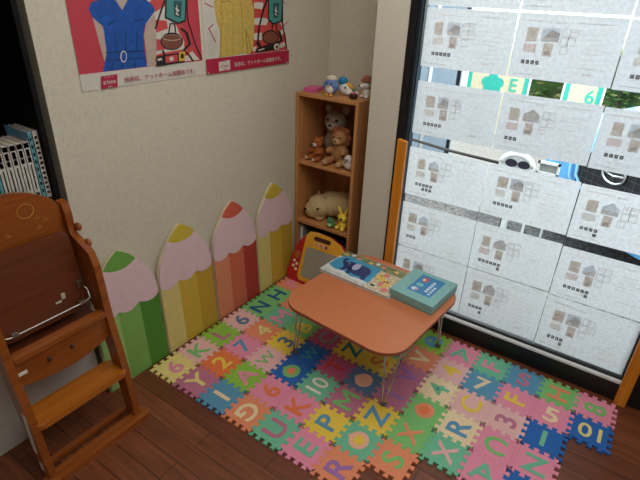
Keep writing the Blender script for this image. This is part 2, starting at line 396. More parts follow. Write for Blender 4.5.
# ------------------------------------------------------------------ pencil boards
def pencil(y0, y1, stripes, cone, tip, label):
    """board stands on the floor and leans on the wall; local frame: u along the wall, v up the board"""
    wv = y1 - y0; H = .630
    lean = math.radians(2.6)
    base = Vector((WX + .032, y0, FZ)); ux = Vector((0, 1, 0)); uy = Vector((-math.sin(lean), 0, math.cos(lean))); n = ux.cross(uy)
    r = thing('pencil_board', label, 'wall decoration', (WX + .032, (y0 + y1) / 2, FZ), 0, 'pencil shaped boards along the wall')
    inv = Matrix.Translation(-r.location)
    def half(v):                 # half width of the rounded pencil point at height v
        K = ((0, 1), (.38, 1), (.41, .985), (.45, .93), (.49, .83), (.527, .68), (.565, .49), (.595, .32), (.613, .17), (H, 0))
        for (a, x), (b, y_) in zip(K, K[1:]):
            if v <= b: return wv / 2 * (x + (y_ - x) * (v - a) / (b - a))
        return 0
    def outline(g=0):
        R = [(wv / 2 + half(v) - g, v) for v in [g, .40] + [.40 + (H - .40) * k / 14 for k in range(1, 14)]]
        L = [(wv - x, v) for x, v in reversed(R)]
        return R + [(wv / 2, H - g)] + L
    def add(mb, name, mts):
        o = mb.build(name, mts, r); o.matrix_parent_inverse = inv; return o
    m = MB(); m.prism(outline(), base, ux, uy, .012); add(m, 'backing_board', CREAM)
    zc, zt = .352, .565
    o1 = base + n * .0122
    k = len(stripes)
    def scal(u):                  # scalloped border between paint and bare wood
        t = (u / wv * 3) % 1
        return zc - .026 * math.sin(PI * t) ** .7 + .014
    m = MB(); g = .004
    for q, mt in enumerate(stripes):
        u0, u1 = wv * q / k, wv * (q + 1) / k
        a, b = max(u0, g), min(u1, wv - g)
        m.prism([(a, g), (b, g), (b, zc + .03), (a, zc + .03)], o1, ux, uy, .006, mi=q)
    add(m, 'painted_body', stripes)
    # bare wood cone, its lower edge scalloped
    low = [(g + (wv - 2 * g) * q / 30, scal(g + (wv - 2 * g) * q / 30)) for q in range(31)]
    vs = [zc + .03 + (zt - zc - .03) * q / 14 for q in range(15)]
    tipv = lambda u: zt - .03 * (1 - ((u - wv / 2) / (wv * .27)) ** 2)
    R = [(wv / 2 + half(v) - g, v) for v in vs]; hw = R[-1][0] - wv / 2
    top = [(wv / 2 + hw * (1 - 2 * q / 10), zt - .022 * (1 - (1 - 2 * q / 10) ** 2)) for q in range(1, 10)]
    poly = low + R + top + [(wv - x, v) for x, v in reversed(R)]
    m = MB(); m.prism(poly, o1, ux, uy, .0085, bev=.003); add(m, 'bare_wood_cone', cone)
    vs = [zt + (H - g - zt) * q / 8 for q in range(8)]
    R = [(wv / 2 + half(v) - g, v) for v in vs]
    poly = [(wv / 2 - hw, zt)] + [(x, v) for x, v in reversed(top)] + R + [(wv / 2, H - g)] + [(wv - x, v) for x, v in reversed(R)][:-1]
    m = MB(); m.prism(poly, o1, ux, uy, .0085, bev=.003); add(m, 'pencil_tip', tip)
    return r
PK = mat('pencil_bare_wood_pink', (.74, .55, .60), .7, .04, 40)
P = lambda n, c: mat('pencil paint ' + n, c, .6, .04, 40)
pencil(-.190, .126, [P('pale green', (.33, .52, .18)), P('mid green', (.20, .42, .10)), P('deep green', (.07, .25, .03))], PK, P('tip green', (.15, .38, .07)), 'green pencil shaped board leaning on the wall behind the high chair')
pencil(.130, .452, [P('pale yellow', (.68, .58, .22)), P('mid yellow', (.60, .42, .05)), P('deep yellow', (.52, .33, .035))], PK, P('tip yellow', (.58, .45, .05)), 'yellow pencil shaped board between the green and the red pencil boards')
pencil(.462, .785, [P('salmon', (.70, .26, .14)), P('mid red', (.62, .15, .08)), P('deep red', (.42, .045, .035))], PK, P('tip red', (.62, .12, .07)), 'red pencil shaped board between the two yellow pencil boards')
pencil(.792, 1.108, [P('pale yellow', (.68, .58, .22)), P('mid yellow', (.60, .42, .05)), P('deep yellow', (.52, .33, .035))], PK, P('tip yellow', (.58, .45, .05)), 'yellow pencil shaped board next to the wooden bookcase')

# ------------------------------------------------------------------ bookcase in the recess
bx0, bx1, by0, by1, bh = WX + .006, .33, 1.17, 1.465, 1.078
r = thing('bookcase', 'tall narrow light brown wooden bookcase in the corner with toys', 'bookcase', ((bx0 + bx1) / 2, (by0 + by1) / 2, FZ))
BINV = Matrix.Translation(-r.location)
def bpart(mb, name, mt=CASE):
    o = mb.build(name, mt, r); o.matrix_parent_inverse = BINV; return o
t_ = .018
m = MB(); m.b2((bx0, by0, FZ), (bx0 + t_, by1, bh - t_), .002); bpart(m, 'side_panel')
m = MB(); m.b2((bx1 - t_, by0, FZ), (bx1, by1, bh - t_), .002); bpart(m, 'side_panel')
m = MB(); m.b2((bx0, by0, bh - t_), (bx1, by1, bh), .002); bpart(m, 'top_panel')
for z in (.695, .322, .03):
    m = MB(); m.b2((bx0 + t_, by0 + .004, z - t_), (bx1 - t_, by1 - .01, z), .0015); bpart(m, 'shelf')
m = MB(); m.b2((bx0 + t_, by1 - .01, .012), (bx1 - t_, by1 - .002, bh - t_)); bpart(m, 'back_panel')
m = MB(); m.b2((bx0 + t_, by0 + .01, FZ), (bx1 - t_, by0 + .025, .012)); bpart(m, 'kick_board')

# ------------------------------------------------------------------ toys
FUR = lambda n, c: mat('fur ' + n, c, .95, .18, 120, 1.0, 420)
EYE = mat('toy_eye', (.01, .008, .008), .2)
def toy(name, label, cat, loc, rot, body, bodymat, parts, group, vox=.005, scale=1):
    """body: ellipsoids grown into one surface; parts: (name, [(c,r)...], material)"""
    t = thing(name, label, cat, loc, rot, group); t.scale = (scale,) * 3
    m = MB()
    for c, rr in body: m.sphere(c, rr, None, 24, 16)
    m.build('body', bodymat, t, remesh=vox)
    for nm, els, mt in parts:
        m = MB()
        for e in els: m.sphere(e[0], e[1], e[2] if len(e) > 2 else None, 14, 10)
        m.build(nm, mt, t, remesh=0 if len(els) == 1 else vox * .6)
    return t
# toys face -y in their own frame
def sitter(name, label, loc, rot, col, muzz, ear, mane=None, s=1.0, earz=.0, limbs=True, group='soft toys on the middle shelf'):
    body = [((0, 0, .055), (.05, .045, .055)), ((0, -.008, .09), (.036, .036, .036)), ((-.045, -.035, .075), (.018, .034, .018)), ((.045, -.035, .075), (.018, .034, .018)),
            ((-.040, -.055, .022), (.021, .045, .021)), ((.040, -.055, .022), (.021, .045, .021))]
    if not limbs: body = body[:2]
    parts = [('head', [((0, -.012, .140), (.046, .042, .042))], col), ('muzzle', [((0, -.047, .130), (.022, .018, .017))], muzz), ('nose', [((0, -.064, .136), (.007, .005, .005))], EYE),
             ('eye', [((-.018, -.047, .152), .0055)], EYE), ('eye', [((.018, -.047, .152), .0055)], EYE),
             ('ear', [((-.036, -.005, .178 + earz), (.017, .009, .018))], ear), ('ear', [((.036, -.005, .178 + earz), (.017, .009, .018))], ear),
             ('foot_pad', [((-.040, -.098, .026), (.014, .005, .014))], muzz), ('foot_pad', [((.040, -.098, .026), (.014, .005, .014))], muzz)]
    if not limbs: parts = parts[:-2]
    if mane: parts.insert(1, ('mane', [((.043 * math.cos(a * PI / 6), .004, .140 + .043 * math.sin(a * PI / 6)), (.019, .016, .019)) for a in range(12)], mane))
    return toy(name, label, 'soft toy', loc, rot, body, col, parts, group, .005, s)
S1 = .6955
sitter('plush_cat', 'grey beige plush cat with pointed ears at the back of the upper shelf', (.080, 1.380, S1), .1, FUR('grey', (.36, .28, .21)), FUR('light grey', (.48, .40, .32)), FUR('grey', (.36, .28, .21)), s=1.5, limbs=False, earz=.006)
sitter('plush_lion', 'brown plush lion with orange mane sitting front and centre on the upper shelf', (.168, 1.283, S1), .06, FUR('tan', (.42, .20, .08)), FUR('pale tan', (.58, .36, .2)), FUR('orange brown', (.35, .12, .04)), FUR('mane', (.30, .10, .035)), s=1.06)
sitter('plush_bear', 'dark brown plush bear half hidden at the right of the upper shelf', (.248, 1.398, S1), -.1, FUR('brown', (.22, .085, .035)), FUR('pale tan', (.58, .36, .2)), FUR('brown', (.22, .085, .035)), s=1.05, limbs=False)
sitter('plush_fox', 'small orange plush animal with white muzzle leaning left of the lion', (.034, 1.262, S1), -.2, FUR('fox orange', (.42, .12, .03)), FUR('white', (.72, .66, .6)), FUR('fox orange', (.42, .12, .03)), s=.72)
toy('plush_seal', 'white round faced plush seal at the right front of the upper shelf', 'soft toy', (.272, 1.222, S1), -.2, [((0, 0, .032), (.032, .034, .032)), ((0, -.012, .062), (.027, .026, .026)), ((0, .02, .02), (.02, .03, .014))], FUR('white', (.72, .66, .6)),
    [('eye', [((-.011, -.036, .066), .0045)], EYE), ('eye', [((.011, -.036, .066), .0045)], EYE), ('nose', [((0, -.039, .058), (.005, .004, .004))], EYE), ('flipper', [((-.032, -.008, .03), (.008, .012, .02))], FUR('white', (.72, .66, .6))), ('flipper', [((.032, -.008, .03), (.008, .012, .02))], FUR('white', (.72, .66, .6)))], 'soft toys on the middle shelf', .004)
S2 = .3225
FB = FUR('capybara', (.62, .46, .24))
toy('plush_capybara', 'big beige fluffy plush capybara lying across the lower shelf', 'soft toy', (.13, 1.325, S2 + .002), 0,
    [((.04, .035, .085), (.115, .085, .083)), ((-.02, .0, .09), (.09, .075, .078)), ((-.080, -.055, .078), (.078, .072, .072)), ((-.108, -.080, .058), (.056, .052, .052)), ((-.06, -.07, .015), (.03, .04, .016)), ((.08, -.03, .015), (.04, .04, .016)), ((.11, .05, .05), (.06, .05, .048))], FB,
    [('eye', [((-.048, -.120, .088), .008)], EYE), ('eye', [((-.148, -.082, .102), .006)], EYE), ('nose', [((-.135, -.124, .066), (.012, .008, .009))], EYE), ('ear', [((-.04, -.058, .150), (.012, .008, .012))], FUR('ear pink', (.55, .36, .3))), ('ear', [((-.108, -.025, .146), (.010, .008, .012))], FUR('ear pink', (.55, .36, .3)))],
    'toys on the lower shelf', .006)
GR = mat('toy_green', (.07, .26, .10), .35)
toy('frog_figurine', 'small green glossy frog figurine in front of the capybara', 'toy', (.178, 1.205, S2), 0, [((0, 0, .020), (.030, .026, .020)), ((0, -.004, .042), (.022, .020, .018)), ((-.011, -.008, .058), .008), ((.011, -.008, .058), .008)], GR,
    [('eye', [((-.011, -.015, .060), .004)], EYE), ('eye', [((.011, -.015, .060), .004)], EYE), ('belly', [((0, -.018, .02), (.018, .010, .014))], mat('toy_pale_green', (.38, .55, .25), .4))], 'toys on the lower shelf', .003)
YL = mat('toy_yellow', (.80, .58, .06), .45)
toy('rabbit_figurine', 'yellow toy rabbit with long ears at the right of the lower shelf', 'toy', (.250, 1.220, S2 + .003), -.15, [((0, 0, .030), (.032, .028, .032)), ((0, -.006, .072), (.032, .028, .028)), ((-.02, -.025, .012), (.013, .018, .012)), ((.02, -.025, .012), (.013, .018, .012))], YL,
    [('ear', [((-.024, 0, .112), (.010, .008, .030), Matrix.Rotation(-.45, 3, 'Y'))], YL), ('ear', [((.020, .004, .112), (.010, .008, .030), Matrix.Rotation(.3, 3, 'Y'))], YL), ('eye', [((-.013, -.031, .076), .0068)], EYE), ('eye', [((.013, -.031, .076), .0068)], EYE), ('nose', [((0, -.035, .066), .0035)], EYE)], 'toys on the lower shelf', .0035)
# on top of the bookcase
BT = bh + .0003
m = MB(); m.b2((-.036, -.05, 0), (.036, .05, .022), .002); o = m.build('pink_box', mat('box_pink', (.62, .10, .30), .5)); o.location = (-.012, 1.262, BT); o.rotation_euler.z = .15
tag(o, 'flat pink box lying on the left of the bookcase top', 'box')
BL = mat('toy_blue', (.14, .22, .48), .5); WT = mat('toy_white', (.75, .72, .68), .5); YO = mat('toy_orange', (.75, .36, .05), .5)
toy('penguin_figurine', 'blue and white penguin figurine standing on the bookcase top', 'toy', (.128, 1.222, BT), .1, [((0, 0, .045), (.037, .032, .043)), ((0, 0, .065), (.034, .030, .030)), ((-.036, -.004, .048), (.010, .016, .022)), ((.036, -.004, .048), (.010, .016, .022))], BL,
    [('belly', [((0, -.020, .036), (.024, .016, .026))], WT), ('cap', [((0, .002, .086), (.030, .026, .018))], mat('toy_cream', (.66, .60, .46), .6)), ('beak', [((0, -.034, .052), (.007, .006, .004))], YO), ('eye', [((-.014, -.028, .066), .004)], EYE), ('eye', [((.014, -.028, .066), .004)], EYE), ('foot', [((-.014, -.026, .006), (.011, .014, .006))], YO), ('foot', [((.014, -.026, .006), (.011, .014, .006))], YO)], 'figurines on the bookcase top', .003)
toy('duck_figurine', 'white toy duck with round blue cap lying behind the penguin', 'toy', (.182, 1.285, BT), .2, [((0, 0, .032), (.040, .034, .032)), ((.03, -.012, .018), (.036, .022, .016)), ((.058, -.016, .016), (.02, .018, .014))], WT,
    [('cap', [((-.022, .004, .070), (.026, .024, .024))], mat('toy_cap_blue', (.02, .22, .42), .5)), ('beak', [((.028, -.014, .052), (.026, .012, .010), Matrix.Rotation(.6, 3, 'Y'))], YO), ('eye', [((.006, -.032, .044), .0055)], EYE)], 'figurines on the bookcase top', .003)
toy('puppy_figurine', 'white toy puppy with brown brimmed hat at the right of the bookcase top', 'toy', (.297, 1.295, BT), -.2, [((0, 0, .026), (.022, .020, .026)), ((-.002, -.004, .066), (.027, .025, .023)), ((-.012, -.024, .060), (.014, .014, .011)), ((.016, -.012, .008), (.010, .016, .008)), ((-.016, -.012, .008), (.010, .016, .008))], WT,
    [('hat', [((0, 0, .088), (.034, .034, .006)), ((0, .002, .096), (.022, .022, .018))], mat('toy_hat', (.30, .09, .05), .7)), ('nose', [((-.017, -.038, .063), .005)], EYE), ('ear', [((.024, .002, .064), (.007, .012, .018))], mat('toy_grey', (.3, .25, .2), .7))], 'figurines on the bookcase top', .003)
t = thing('flower_pot', 'tiny dark pot with a pink flower beside the toy puppy', 'flower pot', (.262, 1.228, BT))
m = MB(); m.lathe([(.013, 0), (.021, .004), (.022, .020), (.018, .024), (.016, .022)], (0, 0, 0)); m.build('pot', mat('pot_dark', (.035, .012, .012), .4), t)
m = MB(); [m.sphere((.009 * math.cos(a), .009 * math.sin(a), .029), (.008, .008, .006)) for a in [k * 2 * PI / 5 for k in range(5)]]; m.build('flower', mat('flower_pink', (.60, .20, .24), .6), t)
m = MB(); [m.sphere((-.006 + .006 * k, .008, .042 + .004 * k), (.010, .004, .008)) for k in (0, 1)]; m.build('leaf', mat('leaf_green', (.12, .26, .17), .6), t)
m = MB(); m.b2((-.018, -.018, 0), (.018, .018, .11), .002); o = m.build('patterned_box', mat('box_green_brown', (.26, .22, .09), .7, .4, 60)); o.location = (.305, 1.375, BT)
tag(o, 'small green and brown box at the back behind the toy puppy', 'box')
# bottom compartment
m = MB(); m.b2((.02, 1.21, .031), (.29, 1.44, .235), .006); m.b2((.015, 1.205, .235), (.295, 1.445, .255), .005); tag(m.build('storage_box', mat('box_dark', (.02, .018, .017), .5)), 'dark lidded storage box in the bottom compartment behind the drawing board', 'storage box')
m = MB(); m.b2((-.040, 1.20, .031), (-.020, 1.36, .275), .002); m.b2((-.0395, 1.198, .05), (-.0205, 1.2, .26), mi=1); tag(m.build('picture_book', [mat('book_silver', (.42, .42, .40), .4), WHITE]), 'thin pale book upright at the left of the bottom compartment', 'book')

# ------------------------------------------------------------------ magnetic drawing board leaning on the bookcase
t = thing('drawing_board', 'red and yellow toy magnetic drawing board leaning against the bookcase', 'drawing board', (.19, 1.0, .001)); 
tilt = math.atan2(.115, .315); t.rotation_euler = (-tilt, 0, 0)
bw, bhh = .40, .335       # local: x from -.19, z up, front faces -y
body = [(-.165, 0), (.185, 0), (.205, .02), (.205, .20), (.19, .25), (.13, .30), (.05, .325), (-.04, .325), (-.10, .315), (-.155, .25), (-.185, .16), (-.195, .05), (-.185, .01)]
RED = mat('toy_red', (.46, .016, .022), .35); YEL = mat('board_yellow', (.74, .36, .03), .4)
m = MB(); m.prism(body, (0, .024, 0), (1, 0, 0), (0, 0, 1), .022, bev=.006); m.build('board_body', RED, t)
fr = [(-.095, .022), (.195, .022), (.205, .20), (.19, .248), (.13, .30), (.05, .326), (-.03, .332), (-.085, .325), (-.108, .30), (-.112, .05)]
m = MB(); m.prism(fr, (0, .001, 0), (1, 0, 0), (0, 0, 1), .010, bev=.004); m.build('screen_frame', YEL, t)
m = MB(); m.prism(rrect(-.085, .05, .185, .235, .014), (0, -.0085, 0), (1, 0, 0), (0, 0, 1), .002); m.build('screen', mat('board_screen', (.30, .29, .24), .5), t)
m = MB(); m.prism(rrect(-.05, .283, .065, .308, .012), (0, -.0085, 0), (1, 0, 0), (0, 0, 1), .0018); m.build('handle_slot', mat('slot_dark', (.06, .015, .012), .5), t)
m = MB(); m.prism(rrect(-.045, .254, .062, .274, .006), (0, -.0085, 0), (1, 0, 0), (0, 0, 1), .002); m.build('stamp_tray', mat('tray_peach', (.72, .42, .22), .5), t)
for k, cc in enumerate([(.45, .30, .04), (.62, .20, .08), (.05, .03, .03)]):
    m = MB(); m.prism(ell(-.025 + .035 * k, .264, .008, .008, 14), (0, -.0105, 0), (1, 0, 0), (0, 0, 1), .004); m.build('stamp', mat(f'stamp {k}', cc, .5), t)
m = MB(); m.prism(ell(-.142, .165, .022, .024, 20), (0, .002, 0), (1, 0, 0), (0, 0, 1), .008, bev=.002); m.build('round_button', mat('button_brown', (.42, .10, .03), .4), t)
m = MB(); [m.prism(ell(-.155 + .022 * (k % 2), .125 - .016 * k, .009, .009, 12), (0, .002, 0), (1, 0, 0), (0, 0, 1), .005) for k in range(4)]; m.build('white_stamps', mat('stamp_white', (.78, .66, .48), .5), t)

# ------------------------------------------------------------------ folding table
TZ = .335
t = thing('folding_table', 'low salmon pink children\'s folding table with rounded corners', 'table', (.745, .70, .001))
TI = Matrix.Translation(-t.location)
def tpart(mb, name, mt):
    o = mb.build(name, mt, t); o.matrix_parent_inverse = TI; return o
quad = [(.423, .402), (1.024, .352), (1.076, .985), (.470, 1.030)]
def push(poly, k, c=(.75, .69)): return [((x - c[0]) * k + c[0], (y - c[1]) * k + c[1]) for x, y in poly]
TOPM = mat('table_top_salmon', (.57, .190, .082), .42, .03, 30); EDGE = mat('table_edge', (.34, .095, .05), .4)
rim = rquad(quad, .115, 12)
m = MB(); m.prism(push(rim, .997), (0, 0, TZ - .004), (1, 0, 0), (0, 1, 0), .0065, bev=.002); tpart(m, 'tabletop', TOPM)
m = MB(); m.prism(rim, (0, 0, TZ - .013), (1, 0, 0), (0, 1, 0), .013, bev=.004); tpart(m, 'table_edge_band', EDGE)
m = MB(); m.prism(rrect(.56, .50, .93, .90, .03), (0, 0, TZ - .03), (1, 0, 0), (0, 1, 0), .014); tpart(m, 'underframe', mat('underframe', (.25, .2, .16), .6))
for (fx, fy), (dx, dy), (ix, iy) in (((.462, .485), (.008, .010), (.03, .0)), ((.967, .447), (.034, .004), (.012, .0)), ((1.008, .955), (.018, -.02), (-.02, -.01)), ((.515, .99), (.03, .0), (.0, -.02))):
    m = MB(); zb = .007
    a = Vector((fx + ix - dx, fy + iy - dy, TZ - .014)); b = Vector((fx + ix + dx, fy + iy + dy, TZ - .014)); f = Vector((fx, fy, zb))
    dd = Vector((dx, dy, 0)).normalized() * .007
    m.tube([a, f - dd + Vector((0, 0, .014)), f - dd * .6 + Vector((0, 0, .004)), f, f + dd * .6 + Vector((0, 0, .004)), f + dd + Vector((0, 0, .014)), b], .0042, 10)
    leg = tpart(m, 'leg', CHROME)
    m = MB(); m.box(f + Vector((0, 0, -.001)), (.026, .022, .010), None, .003); m.build('foot_cap', mat('foot_cap_grey', (.10, .09, .08), .6), leg)
# picture book on the table
TT = TZ + .003
t = thing('picture_book', 'blue elephant picture book lying on the salmon table', 'book', (.62, .845, TT))
P_ = [Vector((*p, 0)) for p in ((.425, .727), (.818, .708), (.800, .955), (.440, .962))]
bo, bxv, byv = P_[0], (P_[1] - P_[0]), (P_[3] - P_[0])
BI = Matrix.Translation(-t.location)
def kpart(mb, name, mt):
    o = mb.build(name, mt, t); o.matrix_parent_inverse = BI; return o
def bk(u, v): p = P_[0].lerp(P_[1], u).lerp(P_[3].lerp(P_[2], u), v); return (p.x, p.y)
q = lambda z: (0, 0, TT + z)
X_, Y_ = (1, 0, 0), (0, 1, 0)
m = MB(); m.prism([bk(0, 0), bk(1, 0), bk(1, 1), bk(0, 1)], q(.0), X_, Y_, .002); m.prism([bk(0, 0), bk(1, 0), bk(1, 1), bk(0, 1)], q(.013), X_, Y_, .002)
kpart(m, 'cover', mat('book_cover_pale', (.58, .60, .58), .35, .3, 60))
m = MB(); m.prism([bk(.01, .012), bk(.99, .012), bk(.99, .99), bk(.01, .99)], q(.002), X_, Y_, .011); kpart(m, 'pages', mat('book_pages', (.66, .60, .56), .8, .15, 200))
def bpoly(m, pts, z, mi): m.prism([bk(*p) for p in pts], q(z), X_, Y_, .0003, mi=mi)
BKM = [mat('print_sky_blue', (.06, .33, .55), .3), mat('print_dark_blue', (.035, .055, .17), .3), mat('print_pale_lilac', (.45, .48, .66), .3), mat('print_foliage', (.20, .22, .10), .4, .7, 70), mat('print_yellow', (.75, .50, .14), .3), mat('print_pink', (.70, .22, .22), .3), mat('print_white_wave', (.66, .72, .74), .3), mat('print_cream', (.62, .52, .36), .3, .5, 90), mat('print_black', (.02, .02, .03), .3)]
m = MB()
bpoly(m, [(.0, .74), (.99, .74), (.99, .99), (.0, .99)], .0151, 3)
bpoly(m, [(.66, .02), (.99, .02), (.99, .74), (.66, .74)], .0151, 7)
bpoly(m, [(.02, .14), (.66, .10), (.66, .80), (.10, .84), (.02, .60)], .0154, 0)
bpoly(m, [(.02, .12), (.66, .08), (.66, .16), (.52, .20), (.40, .15), (.28, .24), (.14, .20), (.02, .28)], .0157, 6)
bpoly(m, ell(.44, .46, .15, .21, 22), .0160, 1)                     # elephant body
bpoly(m, ell(.27, .50, .09, .17, 20), .0160, 1)                     # head
bpoly(m, [(.21, .42), (.15, .50), (.105, .64), (.13, .74), (.175, .72), (.16, .66), (.155, .60), (.19, .56), (.24, .60)], .0162, 1)   # trunk
bpoly(m, [(.30, .36), (.30, .20), (.355, .20), (.37, .32)], .0162, 1); bpoly(m, [(.50, .36), (.53, .18), (.59, .19), (.58, .38)], .0162, 1); bpoly(m, [(.22, .40), (.20, .24), (.25, .24), (.28, .36)], .0162, 1)
bpoly(m, ell(.355, .54, .05, .15, 18), .0165, 2)                    # ear
bpoly(m, ell(.235, .56, .008, .02, 10), .0165, 6)
for cx, cy, rx_, ry_, k in ((.745, .52, .055, .14, 4), (.84, .34, .065, .15, 4), (.73, .24, .05, .12, 7), (.80, .30, .035, .08, 5), (.78, .64, .035, .07, 5), (.92, .60, .04, .1, 7), (.86, .42, .015, .03, 8), (.82, .40, .012, .03, 8), (.73, .56, .012, .025, 8), (.72, .14, .04, .05, 6), (.90, .16, .05, .06, 5)):
    bpoly(m, ell(cx, cy, rx_, ry_, 16), .0158 + .0003 * (k in (5, 8)), k)
for k in range(9): bpoly(m, ell(.06 + .1 * k, .87 + .05 * (k % 2), .035, .05, 10), .0155, (4, 6, 5, 3)[k % 4])
kpart(m, 'cover_print', BKM)
# aqua box
t = thing('storage_box', 'aqua blue lidded box with blue picture label on the table corner', 'box', (.92, .85, TT))
BI = Matrix.Translation(-t.location)
Bq = [(.806, .736), (1.024, .712), (1.044, .962), (.822, .972)]
AQ = mat('box_aqua', (.22, .45, .45), .55, .04, 50)
m = MB(); m.prism(push(Bq, .985, (.92, .85)), (0, 0, TT), X_, Y_, .026); kpart(m, 'box_base', mat('box_aqua_side', (.20, .38, .37), .6))
m = MB(); m.prism(Bq, (0, 0, TT + .010), X_, Y_, .036, bev=.0015); kpart(m, 'lid', AQ)
C4 = [Vector((*p, 0)) for p in Bq]
def bk(u, v): p = C4[0].lerp(C4[1], u).lerp(C4[3].lerp(C4[2], u), v); return (p.x, p.y)
m = MB()
bpoly(m, [(.27, .22), (.80, .22), (.80, .88), (.27, .88)], .0461, 0)
bpoly(m, ell(.42, .72, .07, .09, 14), .0464, 1); bpoly(m, ell(.40, .71, .03, .045, 12), .0467, 2)
bpoly(m, ell(.41, .50, .08, .07, 14), .0464, 3); bpoly(m, ell(.38, .32, .06, .06, 14), .0464, 2); bpoly(m, ell(.44, .33, .03, .05, 12), .0467, 4)
for k in range(5):
    bpoly(m, [(.60, .34 + .085 * k), (.66, .34 + .085 * k), (.66, .40 + .085 * k), (.60, .40 + .085 * k)], .0464, 2)
    if k < 4: bpoly(m, [(.70, .28 + .085 * k), (.745, .28 + .085 * k), (.745, .335 + .085 * k), (.70, .335 + .085 * k)], .0464, 2)
kpart(m, 'picture_label', [mat('label_blue', (.02, .20, .46), .35), mat('label_red', (.60, .12, .06), .4), mat('label_white', (.66, .74, .78), .4), mat('label_aqua', (.18, .50, .52), .4), mat('label_pink', (.62, .38, .42), .4)])

# ------------------------------------------------------------------ high chair (folded, leaning back)
hc = thing('high_chair', 'folded brown wooden high chair with footrest standing by the black shelf', 'high chair', (.15, -.38, FZ))
HI = Matrix.Translation(-hc.location)
def cpart(mb, name, mt=CHAIR, parent=None):
    o = mb.build(name, mt, parent or hc)
    if not parent: o.matrix_parent_inverse = HI
    return o
yR, yL = -.196, -.548
front = [(.188, FZ), (.165, .222), (.147, .346), (.130, .431), (.118, .516), (.113, .601), (.104, .687), (.086, .735), (.040, .760), (-.004, .780), (-.012, .811), (-.012, .861), (-.024, .893)]
back = [(-.056, .897), (-.062, .82), (-.060, .70), (-.030, .60), (.020, .54), (.062, .47), (.100, .23), (.132, FZ)]
for y in (yR, yL):
    m = MB(); m.prism(front + back, (0, y, 0), (1, 0, 0), (0, 0, 1), .026, bev=.004)
    cpart(m, 'side_frame')
HYR, HYL = yR - .026, yL            # inner faces (right frame spans y-.026..y)
m = MB(); m.prism([(p[1], p[0]) for p in []] or rrect(-.655, .172, -.148, .232, .028), (0, 0, FZ), (1, 0, 0), (0, 1, 0), 0.001) if False else None
m = MB(); m.prism([(x, y) for x, y in rrect(.158, -.60, .214, -.160, .027)], (0, 0, FZ), (1, 0, 0), (0, 1, 0), .026, bev=.004); cpart(m, 'base_board')
m = MB(); m.b2((.104, yL, FZ + .012), (.126, yR - .02, FZ + .034), .003); cpart(m, 'stretcher')
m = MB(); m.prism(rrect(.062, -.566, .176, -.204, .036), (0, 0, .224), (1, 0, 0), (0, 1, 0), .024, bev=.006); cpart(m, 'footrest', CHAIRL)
def lean(z): return .150 - .105 * z
m = MB(); m.b2((.082, yL, .478), (.122, yR - .022, .502), .005); cpart(m, 'front_rail')
ap = [(yL, .48)] + [(yL + (yR - .024 - yL) * k / 12, .385 - .030 * math.sin(PI * k / 12)) for k in range(13)] + [(yR - .024, .48)]
m = MB(); m.prism(ap, (.100, 0, 0), (0, 1, 0), (0, 0, 1), .010, bev=.002); apron = cpart(m, 'front_apron')
m = MB(); m.b2((.110, -.545, .425), (.1125, -.515, .437)); o = cpart(m, 'white_tag', WHITE, apron)
for yy in (-.44, -.36): m = MB(); m.sphere((.112, yy, .43), .008); cpart(m, 'bolt_cap', mat('bolt_dark', (.05, .02, .015), .4), apron)
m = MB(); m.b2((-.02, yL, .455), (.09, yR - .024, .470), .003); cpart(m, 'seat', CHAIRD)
# back rest with arched top
arch = [(yL, .66), (yR - .026, .66), (yR - .026, .882)] + [(yR - .026 - (yR - .026 - yL) * k / 18, .892 + .080 * math.sin(PI * k / 18) ** .8) for k in range(1, 18)] + [(yL, .882)]
m = MB(); m.prism(arch, (-.048, 0, 0), (0, 1, 0), (0, 0, 1), .018, bev=.005); br = cpart(m, 'backrest')
ye = mat('yellow_line_print', (.62, .36, .06), .5)
cy, cz = -.335, .902
m = MB(); m.tube([(-.0298, cy + .026 * math.cos(a * PI / 12), cz + .024 * math.sin(a * PI / 12)) for a in range(24)], .0009, 5, closed=True); cpart(m, 'balloon_drawing', ye, br)
for yy, zz in ((-.305, .866), (-.278, .852), (-.305, .832), (-.405, .836)): m = MB(); m.tube([(-.0298, yy - .009, zz), (-.0298, yy, zz + .010), (-.0298, yy + .009, zz)], .0008, 5, closed=True); cpart(m, 'house_drawing', ye, br)
# tray flipped up in front of the back rest
tl = Matrix.Rotation(.13, 3, 'Y')
tray = rrect(yL + .004, 0, yR - .036, .298, .030)
ty = Vector((-.155, 0, 1)).normalized()
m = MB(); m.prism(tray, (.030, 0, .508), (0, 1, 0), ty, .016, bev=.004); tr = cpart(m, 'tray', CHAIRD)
m = MB(); m.tube([(.028, yR - .045, .60), (.046, yR - .034, .575), (.060, yR - .038, .548), (.062, yR - .06, .541), (.062, yL + .03, .541), (.060, yL + .012, .548), (.030, yL + .012, .60)], .0038, 10); rod = cpart(m, 'tray_rod', STEEL)
for yy in (-.265, -.50): m = MB(); m.box((.058, yy, .543), (.014, .022, .018), None, .003); cpart(m, 'rod_bracket', STEEL, rod)
m = MB(); m.box((.034, yR - .05, .605), (.014, .026, .030), None, .003); cpart(m, 'hinge', STEEL)
m = MB(); m.box((.037, -.315, .588), (.004, .014, .022)); m.box((.038, -.335, .572), (.004, .020, .006)); cpart(m, 'latch_plate', mat('latch', (.55, .5, .42), .4), tr)
m = MB(); m.tube([(.030, -.545, .66), (.036, -.54, .65), (.034, -.53, .635)], .003, 8); m.tube([(.030, -.55, .645), (.036, -.535, .65)], .003, 8); cpart(m, 'tray_hook', STEEL, tr)
for zz, xx in ((.802, .002), (.752, .046)): m = MB(); m.sphere((xx, yR + .004, zz), (.016, .011, .016)); cpart(m, 'bolt_cap')
m = MB(); m.b2((.128, yL - .0275, .12), (.150, yL - .0262, .30)); m.b2((.140, yL - .0275, .04), (.158, yL - .0262, .075)); cpart(m, 'white_sticker', WHITE)

